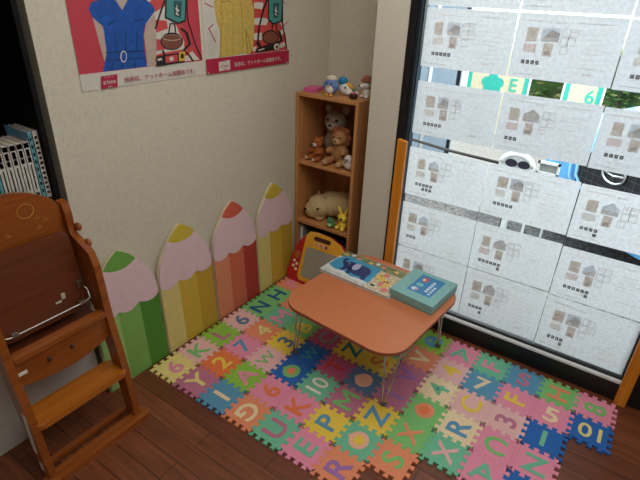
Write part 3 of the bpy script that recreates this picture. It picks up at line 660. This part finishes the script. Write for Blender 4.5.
# ------------------------------------------------------------------ black shelf, cabinet and books on the left
sx0, sx1, sy0, sy1 = -.44, WX - .001, -1.35, -.1915
sh = thing('bookshelf', 'tall black bookshelf with books at the left edge behind the high chair', 'bookshelf', (-.25, -.76, .80))
SI = Matrix.Translation(-sh.location)
def spart(mb, name, mt=BLACKW):
    o = mb.build(name, mt, sh); o.matrix_parent_inverse = SI; return o
for y in (sy1 - .018, sy0): m = MB(); m.b2((sx0, y, .80), (sx1, y + .018, 2.25), .002); spart(m, 'side_panel')
for z in (.80, 1.56, 1.90, 2.225):
    m = MB(); m.b2((sx0 + .01, sy0 + .026, z), (sx1 - .006, sy1 - .018, z + .025 + (.075 if z < 1 else 0)), .002); spart(m, 'shelf')
m = MB(); m.b2((sx0, sy0 + .026, .80), (sx0 + .01, sy1 - .018, 2.25)); spart(m, 'back_panel')
m = MB(); m.b2((-.44, -1.35, FZ), (WX - .004, -.195, .798), .003); m.b2((WX - .004, -.765, .03), (WX - .0015, -.2, .785), mi=0); tag(m.build('cabinet', mat('cabinet_grey', (.50, .49, .46), .5)), 'pale grey low cabinet under the black bookshelf behind the high chair', 'cabinet')
BZ = .9005
def book(y1, th, h, d, spine, label, cover, xo=0):
    t = thing('book', label, 'book', (WX - .02 - xo - d / 2, y1 - th / 2, BZ), 0, 'books on the black shelf')
    c = MB(); x0, x1 = -d / 2, d / 2
    c.b2((x0, -th / 2, 0), (x1, -th / 2 + .0015, h)); c.b2((x0, th / 2 - .0015, 0), (x1, th / 2, h)); c.b2((x1 - .0015, -th / 2, 0), (x1, th / 2, h)); c.build('cover', cover, t)
    p = MB(); p.b2((x0 + .002, -th / 2 + .0016, .002), (x1 - .0016, th / 2 - .0016, h - .003)); p.build('pages', mat('pages_cream', (.60, .50, .42), .8, .1, 150), t)
    s = MB()
    for k, (z0, z1, mm, mg) in enumerate(spine): s.b2((x1, -th / 2 + mg, z0 * h), (x1 + .0006, th / 2 - mg, z1 * h), mi=mm)
    s.build('spine_print', [mat('spine_white', (.56, .54, .50), .5), mat('spine_black', (.03, .03, .035), .5), mat('spine_brown', (.34, .20, .13), .5), mat('spine_teal', (.10, .30, .36), .5), mat('spine_pink', (.50, .14, .18), .5)], t)
    return t
SPW = mat('bookcover_white', (.56, .54, .50), .5); TEAL = mat('bookcover_teal', (.10, .34, .42), .5); SKYC = mat('bookcover_sky', (.14, .36, .60), .5, .3, 30)
tallsp = [(.02, .98, 0, .002)] + [(.06 + .075 * k, .10 + .075 * k, (2, 1, 4, 1)[k % 4], .005) for k in range(12)]
y = sy1 - .0195
book(y, .019, .232, .145, tallsp, 'tall pale spined picture book at the right end beside the shelf\'s side panel', SPW); y -= .0195
book(y, .014, .232, .145, [(.02, .98, 3, .001)] + [(.1 + .11 * k, .15 + .11 * k, 0, .004) for k in range(8)], 'tall teal spined book second from the shelf\'s side panel', SKYC); y -= .0147
mids = ['first white comic left of the teal book', 'second white comic left of the teal book', 'third white comic left of the teal book', 'fourth white comic left of the teal book', 'fifth white comic, beside the yellow green magazine']
for k, l in enumerate(mids):
    sp = [(.02, .98, 0, .0012), (.90, .985, 1, .0025), (.76, .88, 1, .005), (.66, .75, 2 if k % 2 else 1, .005), (.20, .62, 1, .0085), (.06, .14, 3 if k % 2 else 4, .005)]
    book(y, .0215, .203, .125, sp, l + ' on the black shelf', SPW); y -= .022
book(y, .012, .165, .13, [(.02, .98, 3, .001)], 'thin blue spined book beside the comics', TEAL); y -= .0125
book(y, .03, .155, .15, [(.0, .6, 0, .003)], 'yellow green magazine at the left of the comics', mat('bookcover_lime', (.42, .55, .06), .5, .4, 20)); y -= .034
for k in range(4): book(y, .025, .185, .14, [(.1, .9, 1, .009)], ['grey', 'blue', 'cream', 'pink'][k] + ' book further left on the black shelf', mat('bookcover far %d' % k, [(.3, .3, .3), (.08, .14, .3), (.55, .48, .35), (.5, .2, .25)][k], .5)); y -= .027

# ------------------------------------------------------------------ orange posts at the window
for x0, x1, lab in ((.608, .655, 'orange wooden post at the left side of the window next to the pillar'), (1.786, 1.832, 'orange wooden post at the right side of the window at the mat end')):
    m = MB(); H = .962
    m.prism([(x0, FZ), (x1, FZ), (x1, H - .004), (x0 + .004, H + .004), (x0, H)], (0, 1.092, 0), (1, 0, 0), (0, 0, 1), .022, bev=.004)
    tag(m.build('wooden_post', ORANGE), lab, 'post')

# ------------------------------------------------------------------ flyers taped inside the glass
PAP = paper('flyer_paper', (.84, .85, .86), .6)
PAP2 = paper('flyer_paper_brightened', (.97, .97, .96), .72)  # lower rows: extra daylight brightness put into a paler paper colour
PM = [PAP] + [paper('flyer print ' + n, c, .45) for n, c in (('grey', (.70, .69, .68)), ('dark', (.24, .24, .25)), ('brown', (.80, .73, .66)), ('blue', (.78, .84, .92)), ('pink', (.95, .84, .83)), ('plan', (.97, .95, .92)), ('line', (.88, .89, .90)))]
GREY, DARK, BRN, BLU, PNK, PLAN, LINE = 1, 2, 3, 4, 5, 6, 7
PAPL = 0
WALLTXT = {0: 'top', 1: 'second', 2: 'third', 3: 'fourth', 4: 'fifth', 5: 'bottom'}
rows = {0: (1.534, 1.772), 1: (1.291, 1.526), 2: (.991, 1.228), 3: (.685, .925), 4: (.396, .640), 5: (.112, .390)}
cols = {0: (.650, 1.0265), 1: (1.0310, 1.405), 2: (1.4095, 1.780)}
def flyer(c, r_):
    x0, x1 = cols[c]; z0, z1 = rows[r_]
    rnd = random.Random(31 * c + 7 * r_ + 3)
    dz = {0: 0, 1: 0, 2: -.004}[c]; tw = rnd.uniform(-.003, .003)
    yb = 1.1345
    wv, hv = x1 - x0, z1 - z0
    m = MB()
    def P3(u, v, d): return Vector((x0 + u * wv, yb - d, z1 - v * hv + dz + (u - .5) * tw))
    def quad_(u0, v0, u1, v1, mi, d=.0004): m.face([P3(u0, v1, d), P3(u1, v1, d), P3(u1, v0, d), P3(u0, v0, d)], mi)
    for a in range(6): m.face([P3(a / 6, 1, 0), P3((a + 1) / 6, 1, 0), P3((a + 1) / 6, 0, 0), P3(a / 6, 0, 0)], 0)
    u = .11 + rnd.uniform(-.01, .03); v = .22 + rnd.uniform(-.02, .03)
    quad_(.08, .10, .34, .115, PNK); quad_(.36, .11, .46, .13, LINE); quad_(.58, .10, .90, .115, LINE); quad_(.05, .03, .95, .036, LINE)
    a = rnd.choice([.10, .11, .12]); quad_(u, v, u + a, v + .21, BRN); quad_(u + .02, v + .05, u + a - .03, v + .13, PLAN, .0007)
    u2 = u + .15; wd_ = rnd.choice([.13, .15, .17])
    if rnd.random() < .35: m.face([P3(u2, v + .13, .0004), P3(u2 + wd_, v + .13, .0004), P3(u2 + wd_, v + .07, .0004), P3(u2 + wd_ * .55, v - .02, .0004), P3(u2, v + .07, .0004)], rnd.choice([BLU, GREY]))
    else:
        quad_(u2, v - .01, u2 + wd_, v + .13, BLU); m.face([P3(u2 + .02, v + .13, .0007), P3(u2 + wd_, v + .13, .0007), P3(u2 + wd_, v + .06, .0007), P3(u2 + wd_ * .5, v + .02, .0007)], GREY)
    quad_(u2, v + .13, u2 + wd_, v + .20, GREY, .0007); quad_(u2 + .02, v + .145, u2 + .06, v + .185, PLAN, .0009)
    quad_(u2 + .04, v + .22, u2 + .13, v + .42, BRN); quad_(u2 + .06, v + .34, u2 + .11, v + .40, GREY, .0007)
    quad_(u - .01, v + .25, u + .12, v + .38, PNK if rnd.random() < .3 else PLAN, .0003)
    u3 = u2 + wd_ + .02                                     # floor plan: rooms drawn as outlined boxes
    for k in range(5):
        ua = u3 + (k % 2) * .07 + rnd.uniform(-.01, .01); va = v - .01 + (k // 2) * .13
        if va + .11 > v + .40: break
        for (p0, p1, p2, p3) in ((ua, va, ua + .075, va + .010), (ua, va + .11, ua + .075, va + .12), (ua, va + .010, ua + .006, va + .11), (ua + .069, va + .010, ua + .075, va + .11)): quad_(p0, p1, p2, p3, GREY, .0004)
        if rnd.random() < .4: quad_(ua + .012, va + .03, ua + .05, va + .06, PNK, .0004)
    n1 = rnd.choice([3, 4, 4, 5, 5, 6]); vi = v + .50
    for k in range(n1): quad_(u + .048 * k, vi, u + .036 + .048 * k, vi + .062, DARK); quad_(u + .012 + .048 * k, vi + .020, u + .022 + .048 * k, vi + .040, PAPL, .0007)
    for k in range(rnd.choice([0, 1, 1, 3]) if r_ > 2 else 0): quad_(u + .048 * (n1 - 1 - k), vi + .085, u + .036 + .048 * (n1 - 1 - k), vi + .147, DARK)
    for k in range(9):
        a = rnd.uniform(.62, .68); quad_(a, .26 + .07 * k, a + rnd.uniform(.15, .3), .268 + .07 * k, LINE if rnd.random() < .8 else GREY)
    quad_(.05, .93, .30, .94, GREY); quad_(.10, .84, .55, .848, LINE)
    if rnd.random() < .5: quad_(.72, .84, .80, .865, PNK)
    place = ['left column by frame', 'middle column', 'right column'][c]
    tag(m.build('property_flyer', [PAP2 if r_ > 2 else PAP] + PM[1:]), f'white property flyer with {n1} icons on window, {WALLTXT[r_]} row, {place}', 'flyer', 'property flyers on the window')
for c in range(3):
    for r_ in range(6): flyer(c, r_)

# ------------------------------------------------------------------ posters on the left wall
def poster(name, label, y0, y1, z0, z1, base_mat, layers, mats, texts):
    t = thing(name, label, 'poster', (WX + .001, (y0 + y1) / 2, z0), 0, 'clothing posters on the wall')
    PI_ = Matrix.Translation(-t.location)
    def add(mb, nm, mt):
        o = mb.build(nm, mt, t); o.matrix_parent_inverse = PI_; return o
    m = MB(); m.b2((WX + .0008, y0, z0), (WX + .0022, y1, z1)); add(m, 'poster_sheet', base_mat)
    bot = {}
    for li, (nm, mt, pts) in enumerate(layers):
        d = .0024 + .00006 * li
        if nm in ('arm', 'red_lines'): nm = (nm, li)
        if nm not in bot: bot[nm] = (MB(), [])
        mb, ml = bot[nm]
        if mt not in ml: ml.append(mt)
        f = [Vector((WX + d, min(y1 - .0003, max(y0 + .0003, p.y)), min(z1 - .0003, p.z))) for p in pts]
        mb.face(f, ml.index(mt))
    for nm, (mb, ml) in bot.items(): add(mb, nm if isinstance(nm, str) else nm[0].rstrip('s') if nm[0] != 'arm' else 'arm', ml)
    for s, hgt, c, mt, ww in texts:
        me = text_mesh(s, .004, .008).copy()
        if not len(me.vertices): continue
        xs = [v.co.x for v in me.vertices]; ys = [v.co.y for v in me.vertices]
        kx = ww / (max(xs) - min(xs)); ky = hgt / (max(ys) - min(ys))
        for v in me.vertices: v.co = Vector((v.co.z * .02, v.co.x * kx, v.co.y * ky))
        me.materials.append(mt); o = bpy.data.objects.new('lettering', me); COL.objects.link(o); o.parent = t; o.matrix_parent_inverse = PI_
        o.location = (WX + .0024 + .00006 * (len(layers) + 6), c.y, c.z); o['label'] = 'printed words'
    return t
K1 = lambda a, b: at(70 + a / 4.5714, b / 4.5714, 0, WX)
K2 = lambda a, b: at(195 + a / 6.0, b / 6.0, 0, WX)
def pl(K, s): return [K(*map(float, q.split(','))) for q in s.split()]
PW = mat('poster_white', (.60, .57, .52), .45, .03); PR = mat('poster_red', (.50, .045, .07), .4, .04); PCR = mat('poster_crimson', (.40, .012, .05), .4, .04)
PB = mat('poster_dress_blue', (.006, .075, .36), .5, .18, 50); PBD = mat('poster_dress_fold', (.004, .035, .16), .5, .1); PSK = mat('poster_skin', (.46, .36, .30), .5, .04)
PST = mat('poster_stripe_red', (.55, .06, .06), .4); PTE = mat('poster_teal', (.06, .26, .25), .4); PTD = mat('poster_teal_dark', (.02, .07, .08), .4); PBR = mat('poster_brown', (.19, .06, .035), .4); PBK = mat('poster_ink', (.014, .012, .012), .4)
PYE = mat('poster_yellow', (.55, .40, .10), .45, .12, 60); PYD = mat('poster_yellow_fold', (.40, .26, .05), .45); PBT = mat('poster_gold', (.60, .38, .04), .4); PGL = mat('poster_lemon', (.62, .44, .05), .4)
def ink(K, s, w=2.2):
    P0 = [Vector(tuple(map(float, q.split(',')))) for q in s.split()]; out = []
    for a, b in zip(P0, P0[1:]):
        n = Vector((-(b - a).y, (b - a).x)).normalized() * w; d = (b - a).normalized() * w * .6
        out.append([K(*p) for p in (a - n - d, b - n + d, b + n + d, a + n - d)])
    return out
z_s = K1(55, 340).z
L1 = [('red_background', PR, [Vector((0, -.043, z_s)), Vector((0, .513, z_s)), Vector((0, .513, 1.62)), Vector((0, -.043, 1.62))])]
L1 += [('striped_skirt', PW, pl(K1, '345,-40 415,-40 440,0 470,90 520,190 590,272 350,300 345,120')),]
for s in ('345,20 385,-10 440,-10 445,20 395,50 350,70', '340,110 390,90 440,95 445,130 390,150 345,150', '340,190 400,178 450,190 450,220 400,232 345,228', '345,262 430,240 520,225 548,250 500,262 350,290', '480,100 515,110 522,150 500,160', '520,185 548,200 568,225 540,245 520,220'):
    L1.append(('striped_skirt', PST, pl(K1, s)))
L1 += [('arm', PSK, pl(K1, '95,60 140,100 158,160 168,240 160,292 152,270 130,190 112,120')), ('arm', PSK, pl(K1, '345,110 385,62 393,150 393,230 386,303 352,303 346,240 336,160')), ('neck', PSK, pl(K1, '200,-45 265,-45 262,0 238,46 200,0'))]
dress = '82,42 95,10 170,-12 206,0 236,47 262,-2 330,-14 372,20 388,48 342,112 334,160 340,235 350,303 150,328 158,280 166,240 158,190 150,120 138,112 100,78'
L1.append(('blue_dress', PB, pl(K1, dress)))
for s in ('165,112 200,92 205,98 170,118', '290,92 335,84 336,92 295,100', '160,236 340,228 340,236 162,244', '160,272 344,262 344,268 160,280', '200,140 204,140 208,232 203,232', '250,140 254,140 256,230 251,230', '300,140 304,140 306,226 301,226', '190,285 195,285 190,318 184,318', '235,282 240,282 240,312 234,312', '290,276 295,276 300,306 293,306'):
    L1.append(('blue_dress', PBD, pl(K1, s)))
L1.append(('belt_buckle', PW, [K1(*p) for p in ell(242, 258, 15, 27, 16)])); L1.append(('belt_buckle', PB, [K1(*p) for p in ell(243, 258, 11, 22, 16)]))
for s in ink(K1, '388,130 400,90 430,0 428,-30', 4): L1.append(('bag_print', PBK, s))
L1 += [('bag_print', PBK, pl(K1, '434,-30 532,-30 526,98 490,110 430,82')), ('bag_print', PTE, pl(K1, '440,-30 526,-30 520,90 492,102 438,76')), ('bag_print', PTD, pl(K1, '470,5 508,5 504,82 474,74')), ('bag_print', PW, pl(K1, '482,12 490,30 484,34 498,50 486,54 496,72 480,66 484,48 478,40 486,24')),
       ('bag_print', PBK, [K1(*p) for p in ell(462, 188, 52, 40, 20)]), ('bag_print', PBR, [K1(*p) for p in ell(462, 190, 46, 34, 20)]), ('bag_print', PSK, [K1(*p) for p in ell(462, 172, 44, 14, 20)]), ('bag_print', PBR, [K1(*p) for p in ell(462, 171, 41, 11, 20)])]
for s in ink(K1, '448,150 455,108 475,108 480,150', 3) + ink(K1, '505,130 530,150 545,200 520,225', 5) + ink(K1, '530,-20 535,90 570,200 600,272', 2) + ink(K1, '420,230 430,250 415,290', 4) + ink(K1, '515,225 545,255 560,280', 3): L1.append(('bag_print', PBK, s))
L1 += [('camera_print', PBK, pl(K1, '390,258 430,250 500,240 520,236 520,284 392,304')), ('camera_print', PST, pl(K1, '432,258 488,248 488,280 434,288')), ('camera_print', PBT, pl(K1, '494,238 522,234 522,276 494,280')), ('camera_print', PBK, [K1(*p) for p in ell(509, 256, 8, 12, 12)]), ('camera_print', PW, [K1(*p) for p in ell(460, 268, 10, 10, 12)]), ('camera_print', PW, pl(K1, '396,268 416,264 416,274 396,278'))]
lg = pl(K1, '137,348 212,338 214,396 140,406')
L1.append(('logo_panel', PCR, lg))
JP = '当店は、アットホーム加盟店です。'
cl = sum(lg, Vector()) / 4
t0, t1 = K1(245, 366), K1(566, 320)
m_ = (t0 + t1) / 2
poster('wall_poster', 'poster of a blue belted dress with white bottom strip on the wall', -.043, .513, 1.236, 1.62, PW, L1, None,
       [('at home', .014, cl, PW, .050), ('アットホーム', .005, cl + Vector((0, 0, .017)), PW, .036), ('加盟店', .005, cl + Vector((0, 0, -.017)), PW, .018), (JP, .019, m_, PCR, (t1.y - t0.y))])
L2 = []
L2.append(('striped_skirt', PST, pl(K2, '335,-60 420,-60 440,0 480,90 540,200 552,298 320,325 345,200')))
for s in ('350,15 395,12 410,20 400,55 352,50', '355,110 400,105 440,115 425,150 352,148', '350,200 398,195 402,240 352,240', '510,180 525,178 528,205 515,210', '505,265 535,250 540,275 510,290', '345,285 365,275 370,300 345,310'): L2.append(('striped_skirt', PW, pl(K2, s)))
for s in ink(K2, '105,148 80,170 120,250', 3) + ink(K2, '55,18 103,42', 3) + ink(K2, '515,168 572,125', 3) + ink(K2, '515,-5 550,28', 2): L2.append(('red_lines', PR, s))
for k in range(9): 
    for s in ink(K2, f'70,{200 + 16 * k} 130,{188 + 16 * k}', 1): L2.append(('dot_pattern', mat('poster_grey_dots', (.42, .40, .38), .5), s))
L2.append(('yellow_blouse', PYE, pl(K2, '108,15 128,-30 180,-45 215,8 255,-45 330,-20 350,60 352,180 345,292 322,325 300,318 140,347 145,300 150,200 128,130')))
for s in ink(K2, '150,40 160,130 152,200 150,345', 3) + ink(K2, '225,20 222,330', 1.2) + ink(K2, '275,20 280,170 285,290', 2) + ink(K2, '300,180 312,320', 4) + ink(K2, '308,190 335,310', 2) + ink(K2, '150,12 190,5 215,10', 4): L2.append(('yellow_blouse', PYD, s))
for k in range(8):
    L2.append(('yellow_blouse', PGL, [K2(*p) for p in ell(158, 60 + 34 * k, 5, 6, 8)])); L2.append(('yellow_blouse', PGL, [K2(*p) for p in ell(288, 50 + 34 * k, 5, 6, 8)]))
L2 += [('bag_print', PBK, pl(K2, '434,-30 526,-30 518,128 466,146 434,120')), ('bag_print', PTE, pl(K2, '440,-30 520,-30 510,122 467,138 440,114')), ('bag_print', PTD, pl(K2, '462,20 500,16 494,104 466,108')), ('bag_print', PW, pl(K2, '478,30 486,48 480,54 492,68 480,74 488,94 474,88 478,70 472,60 480,44')),
       ('bag_print', PBK, [K2(*p) for p in ell(448, 222, 50, 42, 20)]), ('bag_print', PBR, [K2(*p) for p in ell(448, 224, 44, 36, 20)])]
for s in ink(K2, '440,-40 405,60 380,160 372,250', 5) + ink(K2, '520,-40 520,140 545,290', 3) + ink(K2, '455,180 462,140 480,140 490,190', 3) + ink(K2, '500,190 515,240 480,260', 6) + ink(K2, '370,255 390,285', 8): L2.append(('bag_print', PBK, s))
L2 += [('camera_print', PBK, pl(K2, '360,292 410,272 500,255 508,290 362,316')), ('camera_print', PW, [K2(*p) for p in ell(485, 280, 18, 20, 14)]), ('camera_print', PBR, [K2(*p) for p in ell(486, 282, 10, 12, 12)]), ('camera_print', PW, pl(K2, '375,298 410,288 410,294 376,304'))]
zs2 = (K2(65, 355).z + K2(555, 300).z) / 2
L2.append(('red_strip', PCR, [Vector((0, .53, 1.2335)), Vector((0, 1.104, 1.2335)), Vector((0, 1.104, zs2)), Vector((0, .53, zs2))]))
lg = pl(K2, '136,372 203,358 206,416 138,427'); L2.append(('logo_panel', PW, lg)); cl = sum(lg, Vector()) / 4
L2.append(('corner_pin', PW, [K2(*p) for p in ell(76, 438, 4, 4, 8)])); L2.append(('corner_pin', PW, [K2(*p) for p in ell(545, 374, 4, 4, 8)]))
t0, t1 = K2(230, 390), K2(510, 345)
poster('wall_poster', 'poster of a yellow blouse with crimson bottom strip on the wall', .53, 1.104, 1.232, 1.62, PW, L2, None,
       [('at home', .013, cl, PCR, .046), ('アットホーム', .005, cl + Vector((0, 0, .016)), PCR, .034), ('加盟店', .005, cl + Vector((0, 0, -.016)), PCR, .018), (JP, .019, (t0 + t1) / 2, PW, (t1.y - t0.y))])

# ------------------------------------------------------------------ outside the window
m = MB(); m.b2((-14, 1.24, -.16), (16, 2.95, -.06)); struct(m.build('ground', mat('asphalt_gravel', (.10, .096, .092), .9, .85, 45, .8, 90)))
m = MB(); m.b2((-14, 2.95, -.16), (16, 30, -.058)); struct(m.build('ground_pavement', mat('pavement', (.24, .22, .205), .9, .12, 30, .3, 200)))
m = MB(); m.b2((-2.95, 4.0, -.06), (-.16, 4.15, 3.0)); [m.b2((-2.95 + .31 * k, 3.985, -.06), (-2.935 + .31 * k, 4.0, 3.0), mi=1) for k in range(9)]
tag(m.build('shed', [mat('shed_bluegrey', (.22, .28, .34), .7, .1, 40), mat('shed_seam', (.10, .13, .16), .6)]), 'blue grey panelled shed wall outside at the left', 'shed')
for px, lab, mt, rr in ((-.405, 'white pole outside in front of the shed', WHITE, .016), (-.11, 'dark pole outside at the shed corner', BLACK, .02)):
    m = MB(); m.lathe([(rr, 0), (rr, 2.6)], (0, 0, 0), 14); o = m.build('pole', mt); o.location = (px, 3.9, -.06); tag(o, lab, 'pole')
BCR = mat('banner_cream', (.86, .74, .48), .7, .04); BGR = mat('banner_green', (.05, .55, .42), .6)
def banner(x0, x1, chars, label, flower):
    t = thing('banner', label, 'banner', ((x0 + x1) / 2, 5.0, -.06), 0, 'cream banners outside')
    m = MB(); m.b2((x0, 5.0, .10), (x1, 5.006, 1.02)); o = m.build('banner_cloth', BCR, t); o.matrix_parent_inverse = Matrix.Translation(-t.location)
    m = MB(); m.b2((x0, 4.997, .10), (x0 + .05, 4.9995, 1.02)); m.b2((x1 - .05, 4.997, .10), (x1, 4.9995, 1.02)); o = m.build('green_border', BGR, t); o.matrix_parent_inverse = Matrix.Translation(-t.location)
    for q in (x0 - .01, x1 + .01):
        m = MB(); m.tube([(q, 5.0, -.06), (q, 5.0, 1.08)], .012, 8); o = m.build('banner_pole', WHITE, t); o.matrix_parent_inverse = Matrix.Translation(-t.location)
    if flower:
        m = MB(); cx, cz = x0 + .30, .66
        for k in range(5): m.prism(ell(cx + .075 * math.cos(1.57 + k * 1.2566), cz + .075 * math.sin(1.57 + k * 1.2566), .058, .058, 16), (0, 4.9985 - .0004 * k, 0), (1, 0, 0), (0, 0, 1), .0006)
        m.prism(ell(cx, cz, .05, .05, 14), (0, 4.996, 0), (1, 0, 0), (0, 0, 1), .0006); o = m.build('flower_mark', BGR, t); o.matrix_parent_inverse = Matrix.Translation(-t.location)
    for s, cx, cz in chars:
        me = text_mesh(s, .01, .01).copy()
        for v in me.vertices: v.co = Vector((v.co.x * .2, -v.co.z * .1, v.co.y * .2))
        me.materials.append(BGR); o = bpy.data.objects.new('lettering', me); COL.objects.link(o); o.parent = t; o.matrix_parent_inverse = Matrix.Translation(-t.location); o.location = (cx, 4.995, cz)
banner(-.37, .33, [('E', .17, .68)], 'cream banner with green flower mark outside the window', True)
banner(.71, 1.08, [('6', .97, .66)], 'narrower cream banner outside, right of the hedge gap', False)
def hedge(x0, x1, y0, h, lab, n, seed):
    rnd = random.Random(seed); t = thing('hedge', lab, 'hedge', ((x0 + x1) / 2, y0, -.06)); I = Matrix.Translation(-t.location)
    m = MB()
    for k in range(n):
        c = Vector((rnd.uniform(x0, x1), y0 + rnd.uniform(-.18, .25), rnd.uniform(.0, h))); a = rnd.uniform(.03, .07)
        M = Matrix.Rotation(rnd.uniform(0, 6.28), 3, 'Z') @ Matrix.Rotation(rnd.uniform(-1.2, 1.2), 3, 'X')
        m.face([c + M @ Vector(p) for p in ((-a, 0, 0), (0, -a * .5, 0), (a, 0, .01), (0, a * .5, 0))], rnd.randrange(3))
    m.prism(rrect(x0, -.06, x1, h - .08, .08), (0, y0 + .06, 0), (1, 0, 0), (0, 0, 1), .06, mi=0)
    o = m.build('foliage', [mat('leaf a', (.05, .13, .03), .6), mat('leaf b', (.10, .20, .05), .6), mat('leaf c', (.20, .20, .07), .6)], t); o.matrix_parent_inverse = I
    m = MB()
    for k in range(6): q = x0 + (x1 - x0) * (k + .5) / 6; m.tube([(q, y0, -.06), (q + .05, y0, h * .6)], .02, 7)
    o = m.build('stems', mat('stem_brown', (.10, .07, .05), .8), t); o.matrix_parent_inverse = I
hedge(.22, .95, 5.45, 1.0, 'green hedge outside seen between the two banners', 1100, 3)
hedge(.98, 2.9, 6.4, 1.05, 'longer green hedge outside at the right of the banners', 3000, 5)

def loft(m, secs, mi=0):
    rings = [[m.bm.verts.new(p) for p in s] for s in secs]; k = len(secs[0])
    for a, b in zip(rings, rings[1:]):
        for i in range(k): f = m.bm.faces.new([a[i], a[(i + 1) % k], b[(i + 1) % k], b[i]]); f.smooth = True; f.material_index = mi
    for q in (list(reversed(rings[0])), rings[-1]): f = m.bm.faces.new(q); f.material_index = mi
def carbox(y, hw, z0, z1, tap=.85):
    return [(-hw * .92, y, z0), (hw * .92, y, z0), (hw, y, z0 + .12), (hw, y, z0 + (z1 - z0) * .6), (hw * tap, y, z1), (hw * tap * .5, y, z1 + .015), (-hw * tap * .5, y, z1 + .015), (-hw * tap, y, z1), (-hw, y, z0 + (z1 - z0) * .6), (-hw, y, z0 + .12)]
car = thing('parked_car', 'blue parked car with dark grille outside the window at the right', 'car', (1.50, 2.50, -.06), math.radians(-38))
CB = mat('car_blue', (.12, .42, .78), .25, .03, 10, coat=.6); CT = mat('car_tyre', (.015, .015, .016), .8); CG = mat('car_glass', (.02, .03, .04), .05)
m = MB(); loft(m, [carbox(0, .56, .22, .66, .9), carbox(.05, .68, .20, .78, .9), carbox(.25, .74, .18, .88), carbox(.95, .75, .18, .95), carbox(2.6, .75, .18, .98), carbox(3.3, .73, .2, .94), carbox(3.4, .66, .25, .85)]); m.build('car_body', CB, car)
m = MB(); loft(m, [carbox(.95, .70, .93, .97), carbox(1.35, .66, .93, 1.40, .86), carbox(2.7, .66, .93, 1.44, .86), carbox(3.25, .66, .93, .99)]); m.build('car_cabin', CG, car)
m = MB(); m.prism([(-.22, .22), (.22, .22), (.29, .52), (.31, .70), (.27, .73), (-.27, .73), (-.31, .70), (-.29, .52)], (0, .005, 0), (1, 0, 0), (0, 0, 1), .035); gr = m.build('grille', mat('grille_dark', (.012, .014, .02), .35), car)
m = MB()
for k in range(11): m.b2((-.25 + .05 * k, -.034, .36), (-.246 + .05 * k, -.031, .71))
for k in range(8): m.b2((-.25, -.034, .36 + .05 * k), (.25, -.031, .364 + .05 * k))
m.build('grille_mesh', mat('grille_mesh', (.06, .07, .09), .4), gr)
LB = mat('trim_light_blue', (.35, .70, .95), .3)
m = MB()
for s in (-1, 1):
    m.tube([(s * .31, -.03, .72), (s * .29, -.034, .56), (s * .20, -.036, .48), (s * .03, -.036, .42)], .010, 8); m.tube([(s * .40, -.01, .72), (s * .36, -.02, .54), (s * .26, -.03, .43)], .009, 8)
m.build('grille_trim', LB, gr)
m = MB(); m.tube([(.085 * math.cos(a * PI / 12), -.04, .665 + .058 * math.sin(a * PI / 12)) for a in range(24)], .009, 8, closed=True); m.tube([(-.08, -.04, .668), (0, -.042, .655), (.08, -.04, .668)], .008, 8); m.build('emblem', mat('emblem_chrome', (.8, .82, .85), .15, metal=1), gr)
for s in (-1, 1):
    m = MB(); m.sphere((s * .50, .05, .70), (.06, .05, .045)); m.build('headlamp', mat('headlamp', (.55, .75, .85), .1), car)
    for yy in (.62, 2.75):
        m = MB()
        M = Matrix.Rotation(PI / 2, 4, 'Y'); mm = MB(); mm.lathe([(.12, -.08), (.27, -.085), (.29, -.06), (.29, .06), (.27, .085), (.12, .08)], (0, 0, 0), 26); bmesh.ops.transform(mm.bm, matrix=Matrix.Translation((s * .68, yy, .29)) @ M, verts=mm.bm.verts); wh = mm.build('wheel', CT, car)
        mm = MB(); mm.lathe([(.03, .05), (.19, .055), (.20, .07), (.19, .09), (.03, .085)], (0, 0, 0), 26); bmesh.ops.transform(mm.bm, matrix=Matrix.Translation((s * (.70), yy, .29)) @ Matrix.Rotation(s * PI / 2, 4, 'Y'), verts=mm.bm.verts); mm.build('hubcap', CHROME, wh)
# white stand with two oval openings and a box frame
t = thing('display_stand', 'white stand with two dark oval openings outside left of the car', 'stand', (.95, 2.40, -.06)); I = Matrix.Translation(-t.location)
WO = mat('stand_white', (.82, .84, .86), .4)
m = MB(); m.b2((.88, 2.43, -.06), (.92, 2.47, .50), .006); m.b2((.80, 2.37, -.06), (1.0, 2.53, -.04), .005); m.tube([(.80, 2.41, .56)] + [(.90 + .10 * math.cos(a), 2.41, .56 + .07 * math.sin(a)) for a in [PI - k * PI / 10 for k in range(11)]], .02, 10); m.prism(ell(.90, .56, .12, .085, 26), (0, 2.42, 0), (1, 0, 0), (0, 0, 1), .02, bev=.005); o = m.build('stand_body', WO, t); o.matrix_parent_inverse = I
for cx in (.865, .948):
    m = MB(); m.prism(ell(cx, .568, .040, .027, 20), (0, 2.398, 0), (1, 0, 0), (0, 0, 1), .004); o = m.build('oval_opening', mat('opening_dark', (.02, .022, .04), .5), t); o.matrix_parent_inverse = I
m = MB()
for a, b in (((1.03, 2.41, .53), (1.17, 2.43, .545)), ((1.03, 2.41, .60), (1.17, 2.43, .615)), ((1.03, 2.41, -.06), (1.045, 2.43, .615)), ((1.155, 2.41, -.06), (1.17, 2.43, .615))): m.b2(a, b)
m.b2((1.045, 2.425, .545), (1.155, 2.43, .60), mi=1); o = m.build('box_frame', [WO, mat('frame_grey', (.35, .37, .36), .6)], t); o.matrix_parent_inverse = I
m = MB(); m.tube([(-.9, 3.2, .42), (.2, 2.95, .40), (.86, 2.55, .50)], .012, 8); m.tube([(-.9, 3.2, -.06), (-.9, 3.2, .42)], .014, 8); m.tube([(.2, 2.95, -.06), (.2, 2.95, .40)], .012, 8); m.tube([(.86, 2.55, -.06), (.86, 2.55, .50)], .012, 8); tag(m.build('railing', mat('rail_dark', (.02, .014, .012), .5)), 'low dark railing outside left of the white stand', 'railing')
